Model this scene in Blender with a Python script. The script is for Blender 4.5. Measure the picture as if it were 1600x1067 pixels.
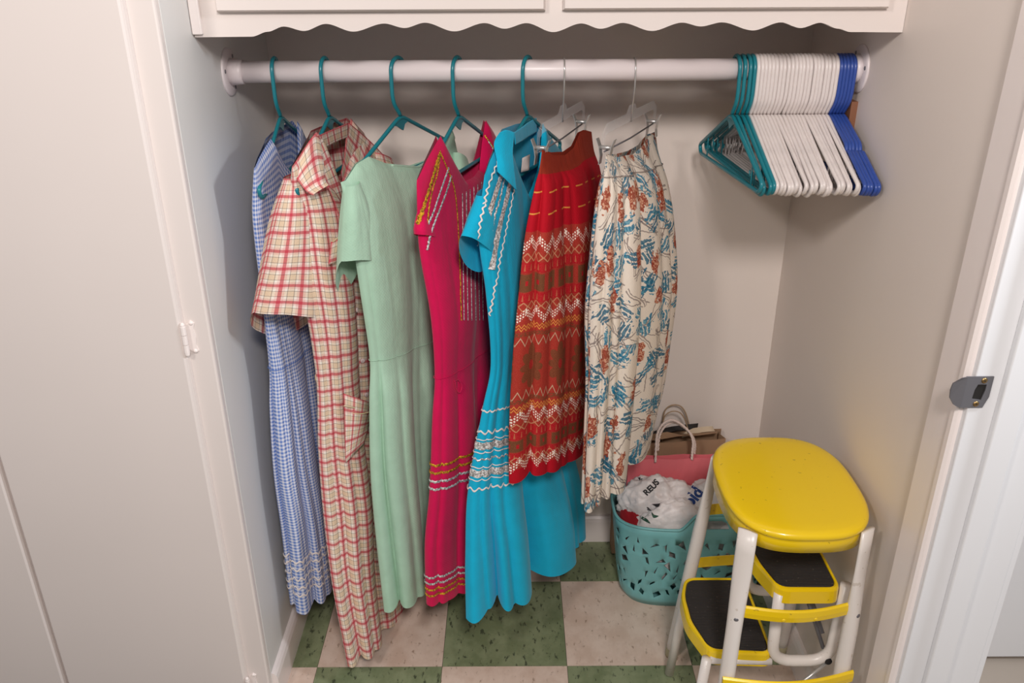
import bpy, bmesh, math, random
import numpy as np
from mathutils import Vector, Matrix
from mathutils.bvhtree import BVHTree
from mathutils.geometry import delaunay_2d_cdt

for o in list(bpy.data.objects):
    bpy.data.objects.remove(o)
random.seed(7)
rng = np.random.default_rng(11)
C = bpy.context.scene.collection
PI = math.pi

# ------------------------------------------------------------ camera, light
FPX, EYE = 1326.0, 1.589
PITCH, ROLL = math.radians(24.8), math.radians(-0.3)
cam_rot = Matrix.Rotation(PI/2 - PITCH, 3, 'X') @ Matrix.Rotation(ROLL, 3, 'Z')
cd = bpy.data.cameras.new('camera')
cam = bpy.data.objects.new('camera', cd)
C.objects.link(cam)
cam.matrix_world = Matrix.Translation((0, 0, EYE)) @ cam_rot.to_4x4()
cd.sensor_width = 36.0
cd.lens = 36.0*FPX/1600.0
cd.clip_start = 0.02
bpy.context.scene.camera = cam

sc = bpy.context.scene
sc.view_settings.view_transform = 'Standard'
sc.view_settings.look = 'None'
sc.view_settings.exposure = 0.0
sc.view_settings.gamma = 1.0
sc.view_settings.use_curve_mapping = False

w = bpy.data.worlds.new('room_light')
sc.world = w
w.use_nodes = True
w.node_tree.nodes['Background'].inputs[0].default_value = (1.0, 0.96, 0.93, 1)
w.node_tree.nodes['Background'].inputs[1].default_value = 0.29


def area(name, loc, target, size, power, col):
    l = bpy.data.lights.new(name, 'AREA')
    l.shape = 'DISK'
    l.size = size
    l.energy = power
    l.color = col
    o = bpy.data.objects.new(name, l)
    C.objects.link(o)
    o.location = loc
    o.rotation_euler = (Vector(target) - Vector(loc)).to_track_quat('-Z', 'Y').to_euler()
    return o


area('left_fill', (-0.95, -0.25, 2.35), (0.6, 1.4, 0.9), 0.25, 14, (1.0, 0.93, 0.88))  # fill light added at left to brighten the right wall and casing
area('hallway_daylight', (1.45, 0.80, 2.10), (-0.5, 1.55, 1.0), 0.26, 23, (0.86, 0.93, 1.0))
area('room_lamp', (0.20, -0.50, 2.35), (0.0, 1.7, 0.7), 0.34, 33, (1.0, 0.925, 0.885))


# ------------------------------------------------------------ helpers
def ray(u, v):
    d = cam_rot @ Vector(((u - 800)/FPX, -(v - 533.5)/FPX, -1))
    return np.array(d)


O0 = np.array([0, 0, EYE])


def at_y(u, v, Y):
    d = ray(u, v)
    return O0 + d*(Y/d[1])


def at_plane(u, v, p, n):
    d = ray(u, v)
    return O0 + d*(np.dot(np.array(p) - O0, n)/np.dot(d, n))


def world_loc(o):
    v = Vector((0, 0, 0))
    while o is not None:
        v = v + o.location
        o = o.parent
    return v


def build(name, verts, faces, mat, parent=None, smooth=True, uvs=None, label=None):
    """verts in world coordinates; one mesh object"""
    off = np.array(world_loc(parent)) if parent is not None else np.zeros(3)
    vs = np.asarray(verts, dtype=float) - off
    me = bpy.data.meshes.new(name)
    me.from_pydata(vs.tolist(), [], [tuple(int(i) for i in f) for f in faces])
    if uvs is not None:
        uvl = me.uv_layers.new(name='UVMap')
        vi = np.zeros(len(me.loops), dtype=np.int32)
        me.loops.foreach_get('vertex_index', vi)
        uvl.data.foreach_set('uv', np.asarray(uvs, dtype=np.float32)[vi].ravel())
    if mat is not None:
        me.materials.append(mat)
    if smooth:
        me.polygons.foreach_set('use_smooth', [True]*len(me.polygons))
    me.update()
    o = bpy.data.objects.new(name, me)
    C.objects.link(o)
    if parent is not None:
        o.parent = parent
    if label:
        o['label'] = label
    return o


def tag(o, label, cat, group=None):
    o['label'] = label
    o['category'] = cat
    if group:
        o['group'] = group
    return o


def thing(name, label, cat, loc=(0, 0, 0), group=None):
    o = bpy.data.objects.new(name, None)
    C.objects.link(o)
    o.location = loc
    o.empty_display_size = 0.03
    return tag(o, label, cat, group)


def struct(o):
    o['kind'] = 'structure'
    return o


def bevel(o, wdt=0.002, seg=2):
    m = o.modifiers.new('bevel', 'BEVEL')
    m.width = wdt
    m.segments = seg
    m.limit_method = 'ANGLE'
    return o


def solid(o, t, offset=0.0):
    m = o.modifiers.new('solidify', 'SOLIDIFY')
    m.thickness = t
    m.offset = offset
    return o


def box_geo(x0, x1, y0, y1, z0, z1):
    v = [(x0, y0, z0), (x1, y0, z0), (x1, y1, z0), (x0, y1, z0), (x0, y0, z1), (x1, y0, z1), (x1, y1, z1), (x0, y1, z1)]
    f = [(0, 3, 2, 1), (4, 5, 6, 7), (0, 1, 5, 4), (1, 2, 6, 5), (2, 3, 7, 6), (3, 0, 4, 7)]
    return v, f


def box(name, x0, x1, y0, y1, z0, z1, mat, parent=None, bev=0.002):
    v, f = box_geo(x0, x1, y0, y1, z0, z1)
    o = build(name, v, f, mat, parent, smooth=False)
    if bev:
        bevel(o, bev)
    return o


def merge(*geos):
    V, F = [], []
    for v, f in geos:
        n = len(V)
        V += [tuple(p) for p in v]
        F += [tuple(i + n for i in q) for q in f]
    return V, F


def catmull(pts, n, closed=False):
    """n samples along a Catmull-Rom spline"""
    P = np.asarray(pts, float)
    m = len(P)
    segs = m if closed else m - 1
    out = []
    ts = np.linspace(0, segs, n, endpoint=not closed)
    for t in ts:
        i = min(int(t), segs - 1)
        s = t - i
        g = (lambda k: P[k % m]) if closed else (lambda k: P[min(max(k, 0), m - 1)])
        p0, p1, p2, p3 = g(i - 1), g(i), g(i + 1), g(i + 2)
        out.append(0.5*((2*p1) + (-p0 + p2)*s + (2*p0 - 5*p1 + 4*p2 - p3)*s*s + (-p0 + 3*p1 - 3*p2 + p3)*s**3))
    return np.array(out)


def fillet(pts, r, seg=5, closed=False):
    """round the corners of a polyline"""
    P = [np.asarray(p, float) for p in pts]
    n = len(P)
    out = []
    for i in range(n):
        if not closed and i in (0, n - 1):
            out.append(P[i])
            continue
        a, b, c = P[i - 1], P[i], P[(i + 1) % n]
        rr = r[i] if isinstance(r, (list, tuple)) else r
        la, lc = np.linalg.norm(a - b), np.linalg.norm(c - b)
        d = min(rr, la*0.48, lc*0.48)
        if d < 1e-5:
            out.append(b)
            continue
        p, q = b + (a - b)/la*d, b + (c - b)/lc*d
        for k in range(seg + 1):
            t = k/seg
            out.append((1 - t)**2*p + 2*t*(1 - t)*b + t*t*q)
    return np.array(out)


def tube_geo(pts, r, seg=8, closed=False, flat=None, up=None):
    """swept tube; r scalar or list; flat = (width factor, thickness factor)"""
    P = np.asarray(pts, float)
    n = len(P)
    rs = np.full(n, r) if np.isscalar(r) else np.asarray(r, float)
    T = np.zeros_like(P)
    if closed:
        T = np.roll(P, -1, 0) - np.roll(P, 1, 0)
    else:
        T[1:-1] = P[2:] - P[:-2]
        T[0], T[-1] = P[1] - P[0], P[-1] - P[-2]
    T /= np.linalg.norm(T, axis=1)[:, None] + 1e-12
    ref = np.array(up if up is not None else (0, 0, 1.0))
    if up is None and abs(np.dot(ref, T[0])) > 0.9:
        ref = np.array((1.0, 0, 0))
    N = ref - np.dot(ref, T[0])*T[0]
    N /= np.linalg.norm(N)
    V, F = [], []
    fw, ft_ = flat if flat else (1, 1)
    for i in range(n):
        N = (ref if up is not None else N)
        N = N - np.dot(N, T[i])*T[i]
        N /= np.linalg.norm(N) + 1e-12
        B = np.cross(T[i], N)
        for k in range(seg):
            a = 2*PI*k/seg
            V.append(P[i] + rs[i]*(math.cos(a)*N*fw + math.sin(a)*B*ft_))
    m = n if closed else n - 1
    for i in range(m):
        for k in range(seg):
            a, b = i*seg + k, i*seg + (k + 1) % seg
            c, d = ((i + 1) % n)*seg + (k + 1) % seg, ((i + 1) % n)*seg + k
            F.append((a, b, c, d))
    if not closed:
        F.append(tuple(range(seg))[::-1])
        F.append(tuple((n - 1)*seg + k for k in range(seg)))
    return V, F


def tube(name, pts, r, mat, parent=None, seg=8, closed=False, flat=None, up=None):
    v, f = tube_geo(pts, r, seg, closed, flat, up)
    return build(name, v, f, mat, parent)


def cyl_geo(c, axis, r, h, seg=16, dome=0.0):
    c, a = np.asarray(c, float), np.asarray(axis, float)
    a = a/np.linalg.norm(a)
    pts, rs = [c, c + a*h], [r, r]
    if dome:
        pts = [c, c + a*h, c + a*(h + dome*0.6), c + a*(h + dome)]
        rs = [r, r, r*0.75, r*0.3]
    return tube_geo(pts, rs, seg)


# ------------------------------------------------------------ node expressions
class N:
    """wraps a socket of the node tree being written, with arithmetic"""
    def __init__(s, mat, sock):
        s.m, s.s = mat, sock

    def _op(s, op, *a):
        nt = s.m.node_tree
        nd = nt.nodes.new('ShaderNodeMath')
        nd.operation = op
        for i, x in enumerate((s,) + a):
            if isinstance(x, N):
                nt.links.new(x.s, nd.inputs[i])
            else:
                nd.inputs[i].default_value = x
        return N(s.m, nd.outputs[0])

    def __add__(s, o): return s._op('ADD', o)
    def __sub__(s, o): return s._op('SUBTRACT', o)
    def __mul__(s, o): return s._op('MULTIPLY', o)
    def __truediv__(s, o): return s._op('DIVIDE', o)
    def __lt__(s, o): return s._op('LESS_THAN', o)
    def __gt__(s, o): return s._op('GREATER_THAN', o)
    __radd__ = __add__
    __rmul__ = __mul__
    def __neg__(s): return s*-1.0
    def __rsub__(s, o): return (s*-1.0) + o
    def fract(s): return s._op('FRACT')
    def floor(s): return s._op('FLOOR')
    def abs(s): return s._op('ABSOLUTE')
    def sin(s): return s._op('SINE')
    def cos(s): return s._op('COSINE')
    def sqrt(s): return s._op('SQRT')
    def max(s, o): return s._op('MAXIMUM', o)
    def min(s, o): return s._op('MINIMUM', o)
    def atan2(s, o): return s._op('ARCTAN2', o)
    def pingpong(s, o): return s._op('PINGPONG', o)
    def smooth(s, a, b):
        nt = s.m.node_tree
        nd = nt.nodes.new('ShaderNodeMapRange')
        nd.interpolation_type = 'SMOOTHSTEP'
        nt.links.new(s.s, nd.inputs['Value'])
        nd.inputs['From Min'].default_value = a
        nd.inputs['From Max'].default_value = b
        return N(s.m, nd.outputs['Result'])


def lin(c):
    """8-bit sRGB to linear"""
    return tuple(((x/255)/12.92 if x/255 <= 0.04045 else ((x/255 + 0.055)/1.055)**2.4) for x in c) + (1.0,)


class Mat:
    def __init__(s, name, col, rough=0.6, metal=0.0, spec=0.5, **kw):
        s.mat = bpy.data.materials.new(name)
        s.mat.use_nodes = True
        s.nt = s.mat.node_tree
        s.node_tree = s.nt
        s.b = s.nt.nodes['Principled BSDF']
        s.b.inputs['Base Color'].default_value = lin(col)
        s.b.inputs['Roughness'].default_value = rough
        s.b.inputs['Metallic'].default_value = metal
        s.b.inputs['Specular IOR Level'].default_value = spec
        for k, v in kw.items():
            s.b.inputs[k.replace('_', ' ')].default_value = v

    def uv(s):
        t = s.nt.nodes.new('ShaderNodeUVMap')
        x = s.nt.nodes.new('ShaderNodeSeparateXYZ')
        s.nt.links.new(t.outputs[0], x.inputs[0])
        s.vec = t.outputs[0]
        return N(s, x.outputs[0]), N(s, x.outputs[1])

    def obj(s):
        t = s.nt.nodes.new('ShaderNodeTexCoord')
        x = s.nt.nodes.new('ShaderNodeSeparateXYZ')
        s.nt.links.new(t.outputs['Object'], x.inputs[0])
        s.vec = t.outputs['Object']
        return N(s, x.outputs[0]), N(s, x.outputs[1]), N(s, x.outputs[2])

    def comb(s, x, y, z=0.0):
        c = s.nt.nodes.new('ShaderNodeCombineXYZ')
        for i, q in enumerate((x, y, z)):
            if isinstance(q, N):
                s.nt.links.new(q.s, c.inputs[i])
            else:
                c.inputs[i].default_value = q
        return c.outputs[0]

    def noise(s, scale, detail=2.0, vec=None, rough=0.5):
        n = s.nt.nodes.new('ShaderNodeTexNoise')
        n.inputs['Scale'].default_value = scale
        n.inputs['Detail'].default_value = detail
        n.inputs['Roughness'].default_value = rough
        v = vec if vec is not None else s.vec
        s.nt.links.new(v, n.inputs['Vector'])
        return N(s, n.outputs['Fac'])

    def voronoi(s, x, y):
        n = s.nt.nodes.new('ShaderNodeTexVoronoi')
        n.voronoi_dimensions = '2D'
        n.inputs['Scale'].default_value = 1.0
        n.inputs['Randomness'].default_value = 0.7
        s.nt.links.new(s.comb(x, y), n.inputs['Vector'])
        p = s.nt.nodes.new('ShaderNodeSeparateXYZ')
        s.nt.links.new(n.outputs['Position'], p.inputs[0])
        c = s.nt.nodes.new('ShaderNodeSeparateXYZ')
        s.nt.links.new(n.outputs['Color'], c.inputs[0])
        return N(s, p.outputs[0]), N(s, p.outputs[1]), N(s, c.outputs[0]), N(s, c.outputs[1]), N(s, c.outputs[2])

    def mix(s, fac, a, b):
        n = s.nt.nodes.new('ShaderNodeMix')
        n.data_type = 'RGBA'
        if isinstance(fac, N):
            s.nt.links.new(fac.s, n.inputs[0])
        else:
            n.inputs[0].default_value = fac
        for i, q in ((6, a), (7, b)):
            if isinstance(q, tuple):
                n.inputs[i].default_value = q if len(q) == 4 else lin(q)
            else:
                s.nt.links.new(q, n.inputs[i])
        return n.outputs[2]

    def color(s, sock):
        s.nt.links.new(sock, s.b.inputs['Base Color'])
        return s

    def bump(s, h, strength=0.3, dist=0.001):
        b = s.nt.nodes.new('ShaderNodeBump')
        b.inputs['Strength'].default_value = strength
        b.inputs['Distance'].default_value = dist
        s.nt.links.new(h.s, b.inputs['Height'])
        s.nt.links.new(b.outputs[0], s.b.inputs['Normal'])
        return s


def paint(name, col, rough=0.5, var=8, bump=0.06):
    m = Mat(name, col, rough)
    m.obj()
    n = m.noise(3.0, 3)
    m.color(m.mix(n, tuple(max(0, c - var) for c in col), tuple(min(255, c + var//2) for c in col)))
    m.bump(m.noise(140, 2), bump, 0.001)
    return m.mat


M = {}
M['wall'] = paint('wall_paint', (229, 218, 210), 0.55, 6)
M['wall_left'] = paint('closet_side_paint', (222, 220, 217), 0.5, 5)
M['cabinet'] = paint('cabinet_paint', (226, 216, 211), 0.42, 5, 0.03)
M['trim'] = paint('trim_gloss_paint', (240, 230, 226), 0.32, 4, 0.02)
M['jamb'] = paint('jamb_gloss_paint', (228, 228, 230), 0.3, 4, 0.02)
M['rod'] = Mat('white_enamel_rod', (226, 216, 217), 0.35).mat
M['chrome'] = Mat('chrome', (205, 203, 200), 0.28, 0.65).mat
M['dull_steel'] = Mat('dull_steel', (120, 119, 124), 0.4, 0.45).mat
M['brass'] = Mat('brass_screw', (170, 140, 95), 0.35, 1.0).mat
M['dark_gap'] = Mat('dark_recess', (28, 25, 23), 0.9).mat


def plastic(name, col, rough=0.35, sss=0.0):
    m = Mat(name, col, rough)
    if sss:
        m.b.inputs['Subsurface Weight'].default_value = sss
        m.b.inputs['Subsurface Radius'].default_value = (0.01, 0.01, 0.01)
        m.b.inputs['Subsurface Scale'].default_value = 0.3
    m.obj()
    n = m.noise(30, 2)
    m.color(m.mix(n, tuple(int(c*0.95) for c in col), tuple(min(255, int(c*1.03)) for c in col)))
    return m.mat


M['teal'] = plastic('teal_hanger_plastic', (28, 124, 136), 0.3)
M['white_plastic'] = plastic('white_hanger_plastic', (226, 217, 214), 0.3)
M['blue'] = plastic('blue_hanger_plastic', (50, 78, 156), 0.3)
cm = Mat('clear_plastic', (240, 240, 243), 0.06)
tr_ = cm.nt.nodes.new('ShaderNodeBsdfTransparent')
mx_ = cm.nt.nodes.new('ShaderNodeMixShader')
fr_ = cm.nt.nodes.new('ShaderNodeLayerWeight')
fr_.inputs['Blend'].default_value = 0.35
fac_ = N(cm, fr_.outputs['Facing'])*0.26 + 0.015
cm.nt.links.new(fac_.s, mx_.inputs[0])
cm.nt.links.new(tr_.outputs[0], mx_.inputs[1])
cm.nt.links.new(cm.b.outputs[0], mx_.inputs[2])
cm.nt.links.new(mx_.outputs[0], cm.nt.nodes['Material Output'].inputs['Surface'])
M['clear'] = cm.mat
M['basket'] = plastic('aqua_basket_plastic', (118, 180, 182), 0.42)


# floor tiles
def tile_mat(name, base, dark, light, streak, mottled):
    m = Mat(name, base, 0.42)
    x, y, z = m.obj()
    info = m.nt.nodes.new('ShaderNodeObjectInfo')
    r = N(m, info.outputs['Random'])
    vec = m.comb(x + r*17.0, y*0.75 + r*9.0, 0.0)
    n1 = m.noise(14, 4, vec, 0.65)
    c = m.mix(n1.smooth(0.35, 0.68), dark, light)
    c = m.mix(m.noise(6, 2, vec).smooth(0.4, 0.8)*0.5, c, base)
    vec2 = m.comb(x*2.0 + r*31.0, y*0.9 + r*5.0, 0.0)
    n2 = m.noise(42, 3, vec2, 0.6)
    c = m.mix(n2.smooth(*mottled)*0.85, c, streak)
    m.color(c)
    m.bump(n1, 0.05, 0.001)
    return m.mat


M['tile_green'] = tile_mat('green_vinyl_tile', (130, 140, 106), (116, 127, 93), (144, 153, 119), (62, 68, 52), (0.57, 0.66))
M['tile_cream'] = tile_mat('cream_vinyl_tile', (220, 197, 181), (212, 187, 170), (228, 207, 192), (158, 132, 113), (0.60, 0.72))
M['grout'] = Mat('tile_bed', (70, 64, 56), 0.9).mat
M['hall_floor'] = paint('hall_floor_vinyl', (170, 158, 146), 0.5, 10)


# ------------------------------------------------------------ fabrics
def weave(m, u, v, s=900.0, st=0.12):
    h = (u*s).sin()*(v*s).sin()*0.12
    wr = m.noise(1.0, 3, m.comb(u*34.0, v*7.0), 0.55)
    wr2 = m.noise(1.0, 2, m.comb(u*90.0 + v*30.0, v*60.0), 0.5)
    m.bump(h + wr*3.2 + wr2*0.9, st*1.8, 0.0030)


def fabric(name, col, var=0.05, rough=0.85, sheen=0.15):
    m = Mat(name, col, rough, spec=0.25)
    m.b.inputs['Sheen Weight'].default_value = sheen
    u, v = m.uv()
    n = m.noise(25, 3)
    m.color(m.mix(n, tuple(int(c*(1 - var)) for c in col), tuple(min(255, int(c*(1 + var))) for c in col)))
    weave(m, u, v)
    return m.mat


def gingham_mat():
    m = Mat('blue_gingham_cotton', (150, 170, 215), 0.85, spec=0.2)
    u, v = m.uv()
    p = 1/0.0085
    a, b = (u*p).fract() < 0.5, (v*p).fract() < 0.5
    c = m.mix((a + b)*0.5, (221, 224, 236), (96, 128, 196))
    m.color(c)
    weave(m, u, v)
    return m.mat


def plaid_mat():
    m = Mat('red_plaid_cotton', (220, 200, 170), 0.85, spec=0.2)
    u, v = m.uv()
    p = 1/0.037

    def band(x, c, wd):
        return ((x + (0.5 - c)).fract() - 0.5).abs() < wd/2
    U, V = u*p, v*p
    c = (238, 228, 216)
    c = m.mix(band(U, 0.5, 0.30)*0.36, c, (212, 172, 122))
    c = m.mix(band(V, 0.5, 0.30)*0.36, c, (212, 172, 122))
    for X in (U, V):
        c = m.mix(band(X, 0.0, 0.40)*0.26, c, (214, 96, 106))
        c = m.mix(band(X, 0.0, 0.17)*0.70, c, (190, 34, 62))
    for X in (U, V):
        for q in (0.34, 0.66):
            c = m.mix(band(X, q, 0.03)*0.6, c, (58, 40, 42))
    m.color(c)
    weave(m, u, v)
    return m.mat


def red_skirt_mat(L=0.72):
    """woven bands; v in 0..1 down the skirt, u in metres"""
    m = Mat('red_woven_skirt_cloth', (180, 40, 40), 0.85, spec=0.2)
    u, t = m.uv()
    RED, BRICK, OLIVE, WHITE, GOLD, TAN = (182, 14, 34), (170, 48, 40), (98, 70, 42), (250, 236, 222), (224, 150, 70), (196, 120, 84)

    def inb(a, b):
        return (t > a)*(t < b)

    def line(c0, wd, amp=0.0, per=0.03):
        z = (u/per).fract()
        tri = (z - 0.5).abs()*2.0
        return ((t - c0 - (tri - 0.5)*amp).abs()) < wd/2
    c = m.mix(inb(0.0, 0.065), RED, (150, 50, 32))
    c = m.mix(inb(0.22, 0.955), c, BRICK)
    dash = ((u*14.0).fract() < 0.6)
    c = m.mix(line(0.115, 0.004)*dash, c, GOLD)
    c = m.mix(line(0.172, 0.004)*dash, c, GOLD)
    for a, b in ((0.305, 0.335), (0.395, 0.425), (0.825, 0.855), (0.90, 0.925)):   # red bands with little tan figures
        c = m.mix(inb(a, b), c, RED)
        mid = (a + b)/2
        fig = (((u*62.0).fract() - 0.5).abs() < (t - a)*5.5)*inb(a + 0.006, b - 0.005)
        c = m.mix(fig*0.7, c, TAN)
    for a, b in ((0.34, 0.392), (0.858, 0.897)):       # olive blocks
        blk = ((u*24.0).fract() < 0.72)*inb(a, b)
        c = m.mix(blk*0.85, c, OLIVE)
        dot = (((u*24.0).fract() - 0.36).abs() < 0.08)*inb((a + b)/2 - 0.007, (a + b)/2 + 0.007)
        c = m.mix(dot, c, RED)
    for mid in (0.292, 0.437, 0.815, 0.928):           # diamond lattice
        z = ((u*45.0).fract() - 0.5).abs()*2.0
        d = (z + (t - mid).abs()*70.0)
        c = m.mix(((d - 0.95).abs() < 0.16)*inb(mid - 0.014, mid + 0.014)*0.7, c, (210, 160, 120))
    for mid in (0.255, 0.465, 0.785, 0.943):           # white checkered chevrons
        q = line(mid, 0.026, 0.030, 0.038)
        ck = (((u*180.0).fract() < 0.62)*((t*112.0 + (u*180.0).floor()*0.5).fract() < 0.60))
        c = m.mix(q*ck, c, WHITE)
        dot = (((u/0.038).fract() - 0.5).abs() < 0.06)*((t - mid + 0.013).abs() < 0.006)
        c = m.mix(dot, c, WHITE)
    for mid in (0.498, 0.508, 0.752, 0.762):           # fine orange zigzags
        c = m.mix(line(mid, 0.004, 0.010, 0.011), c, GOLD)
    for mid in (0.55, 0.718):                          # pale zigzags
        c = m.mix(line(mid, 0.005, 0.028, 0.022), c, (196, 170, 140))
    for mid in (0.528, 0.737):                         # vine
        vine = ((t - mid + (u*110.0).sin()*0.004).abs() < 0.007)*(m.noise(220, 2) > 0.46)
        c = m.mix(vine*0.75, c, OLIVE)
    # large medallions
    pu = ((u/0.094).fract() - 0.5)*0.094
    pv = (t - 0.635)*L
    r = (pu*pu*1.9 + pv*pv*0.8).sqrt()
    th = pv.atan2(pu)
    med = r < ((th*4.0).cos().abs()*0.016 + 0.030)
    c = m.mix(med*0.85, c, (112, 66, 40))
    ring = (r < 0.010)
    c = m.mix(ring*0.8, c, RED)
    speck = (m.noise(700, 1) > 0.58)
    c = m.mix(speck*inb(0.22, 0.955)*0.35, c, (196, 120, 90))
    m.color(c)
    weave(m, u*1.0, t*L)
    return m.mat


def toile_mat():
    """cream cotton printed with teal leaf sprays, rust figures and grey twigs"""
    m = Mat('printed_toile_cotton', (225, 213, 200), 0.85, spec=0.2)
    u, v = m.uv()
    c = (226, 214, 200)
    wob = m.noise(40, 3)
    wob2 = m.noise(95, 3)

    def cell(scale, ox, oy):
        x, y = u*scale + ox, v*scale + oy
        px, py, r, g, b = m.voronoi(x, y)
        dx, dy = (x - px)/scale, (y - py)/scale
        a = r*6.283
        ca, sa = a.cos(), a.sin()
        lx, ly = dx*ca + dy*sa, dy*ca - dx*sa
        return lx, ly, g, b, dx, dy
    # twigs
    for sc_, ox, oy in ((13.0, 3.3, 8.1), (11.0, 11.3, 2.7)):
        lx, ly, g, b, dx, dy = cell(sc_, ox, oy)
        bend = ly + (lx*60.0).sin()*0.005 + (wob - 0.5)*0.016
        tw = ((bend - 0.004).abs() < 0.0016) + ((bend + 0.002).abs() < 0.0010) + ((ly*0.8 + lx*0.6 - 0.012 + (wob2 - 0.5)*0.008).abs() < 0.0013)
        c = m.mix((tw.min(1.0)*(lx.abs() < 0.040))*0.75, c, (118, 104, 102))
    # leaf sprays made of brush strokes
    for sc_, ox, oy in ((11.0, 0.0, 0.0), (9.5, 5.7, 3.9), (13.5, 9.2, 7.4)):
        lx, ly, g, b, dx, dy = cell(sc_, ox, oy)
        e = lx*lx*900.0 + ly*ly*2300.0 + (wob2 - 0.5)*2.2 + (wob - 0.5)*3.4
        stroke = ((lx*120.0 + ly*620.0 + wob*16.0).sin() > -0.55)
        leaf = (e < 0.62)*(g > 0.2)*stroke
        tone = m.mix(((lx*420.0 - ly*300.0 + wob2*20.0).sin() > 0.2)*0.75, (18, 110, 144), (104, 162, 178))
        tone = m.mix((b > 0.6)*0.55, tone, (44, 82, 104))
        c = m.mix(leaf*0.92, c, tone)
    # rust figures
    for sc_, ox, oy in ((8.6, 2.2, 6.6), (9.4, 7.9, 1.4)):
        lx, ly, g, b, dx, dy = cell(sc_, ox, oy)
        e = (dx*dx*3000.0 + dy*dy*1100.0) + (wob2 - 0.5)*2.4 + (wob - 0.5)*3.6
        fig = (e < 0.62)*(g > 0.25)
        inner = ((wob2*26.0 + wob*14.0).sin() > -0.35)
        tone = m.mix(inner, (206, 150, 120), (152, 54, 24))
        c = m.mix(fig*0.92, c, tone)
    m.color(c)
    weave(m, u, v)
    return m.mat


M['gingham'] = gingham_mat()
M['plaid'] = plaid_mat()
M['mint'] = fabric('mint_cotton', (172, 208, 184))
M['pink'] = fabric('magenta_cotton', (214, 6, 82))
M['turq'] = fabric('turquoise_cotton', (8, 174, 212))
M['red_skirt'] = red_skirt_mat()
M['toile'] = toile_mat()
M['rickrack'] = fabric('white_rickrack', (236, 226, 220))
M['cream_piping'] = fabric('cream_piping', (220, 200, 160))


def metallic_trim(name, col):
    m = Mat(name, col, 0.38, 0.35)
    m.obj()
    n = m.noise(260, 2)
    m.color(m.mix(n.smooth(0.38, 0.62), tuple(int(c*0.66) for c in col), tuple(min(255, int(c*1.15)) for c in col)))
    m.bump(n, 0.9, 0.002)
    return m.mat


M['silver'] = metallic_trim('silver_braid', (240, 235, 232))
M['gold'] = metallic_trim('gold_braid', (232, 164, 44))
M['button'] = Mat('pearl_button', (226, 206, 206), 0.25).mat
M['care_label'] = fabric('woven_label', (215, 205, 200))

# ------------------------------------------------------------ setting
XL, XR, YB, YF = -0.555, 0.688, 2.04, 1.425
fl = box('floor', -1.6, 2.4, -0.2, 2.6, -0.06, -0.004, M['grout'], None, 0)
struct(fl)
T = 0.305
tx0, ty0 = -0.1745, 1.549
tmesh = {}
for i in range(-2, 3):
    for j in range(-2, 2):
        x0, y0 = tx0 + i*T, ty0 + j*T
        x1, y1 = min(x0 + T, XR), min(y0 + T, YB)
        x0 = max(x0, XL)
        if x1 - x0 < 0.01:
            continue
        g = 0.0005
        v, f = box_geo(x0 + g, x1 - g, y0 + g, y1 - g, -0.004, 0.0)
        green = (i + j) % 2 == 0
        key = (round(x1 - x0, 4), round(y1 - y0, 4), green)
        if key not in tmesh:
            o = build('floor_tile', v, f, M['tile_green'] if green else M['tile_cream'], fl, smooth=False)
            cx = Vector((x0, y0, 0))
            for vv in o.data.vertices:
                vv.co -= cx
            o.location = cx
            tmesh[key] = o
        else:
            o = tmesh[key].copy()
            C.objects.link(o)
            o.parent = fl
            o.location = (x0, y0, 0)

struct(box('wall_back', XL - 0.02, XR + 0.12, YB, YB + 0.08, 0, 2.42, M['wall'], None, 0))
struct(box('wall_right', XR, XR + 0.122, 1.125, YB, 0, 2.42, M['wall'], None, 0))
wl = struct(box('wall_left', XL - 0.018, XL, YF + 0.019, YB, 0, 2.42, M['wall_left'], None, 0.001))


def profile_strip(name, prof, path0, path1, up, mat, parent=None):
    """extrude a 2-D profile [(out, height)] from path0 to path1; out along `up[0]`, height along `up[1]`"""
    a, b = np.array(up[0], float), np.array(up[1], float)
    V = []
    for p in (path0, path1):
        for q in prof:
            V.append(np.array(p, float) + a*q[0] + b*q[1])
    n = len(prof)
    F = [(k, (k + 1) % n, n + (k + 1) % n, n + k) for k in range(n)]
    F += [tuple(range(n))[::-1], tuple(range(n, 2*n))]
    return build(name, V, F, mat, parent, smooth=False)


bprof = [(0, 0), (0.014, 0), (0.014, 0.070), (0.011, 0.080), (0.006, 0.086), (0, 0.088)]
struct(profile_strip('baseboard_left', bprof, (XL, YF + 0.02, 0), (XL, YB, 0), ((1, 0, 0), (0, 0, 1)), M['trim']))
struct(profile_strip('baseboard_back', bprof, (XL, YB, 0), (XR, YB, 0), ((0, -1, 0), (0, 0, 1)), M['trim']))
struct(profile_strip('baseboard_right', bprof, (XR, YB, 0), (XR, 1.213, 0), ((-1, 0, 0), (0, 0, 1)), M['trim']))
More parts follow.
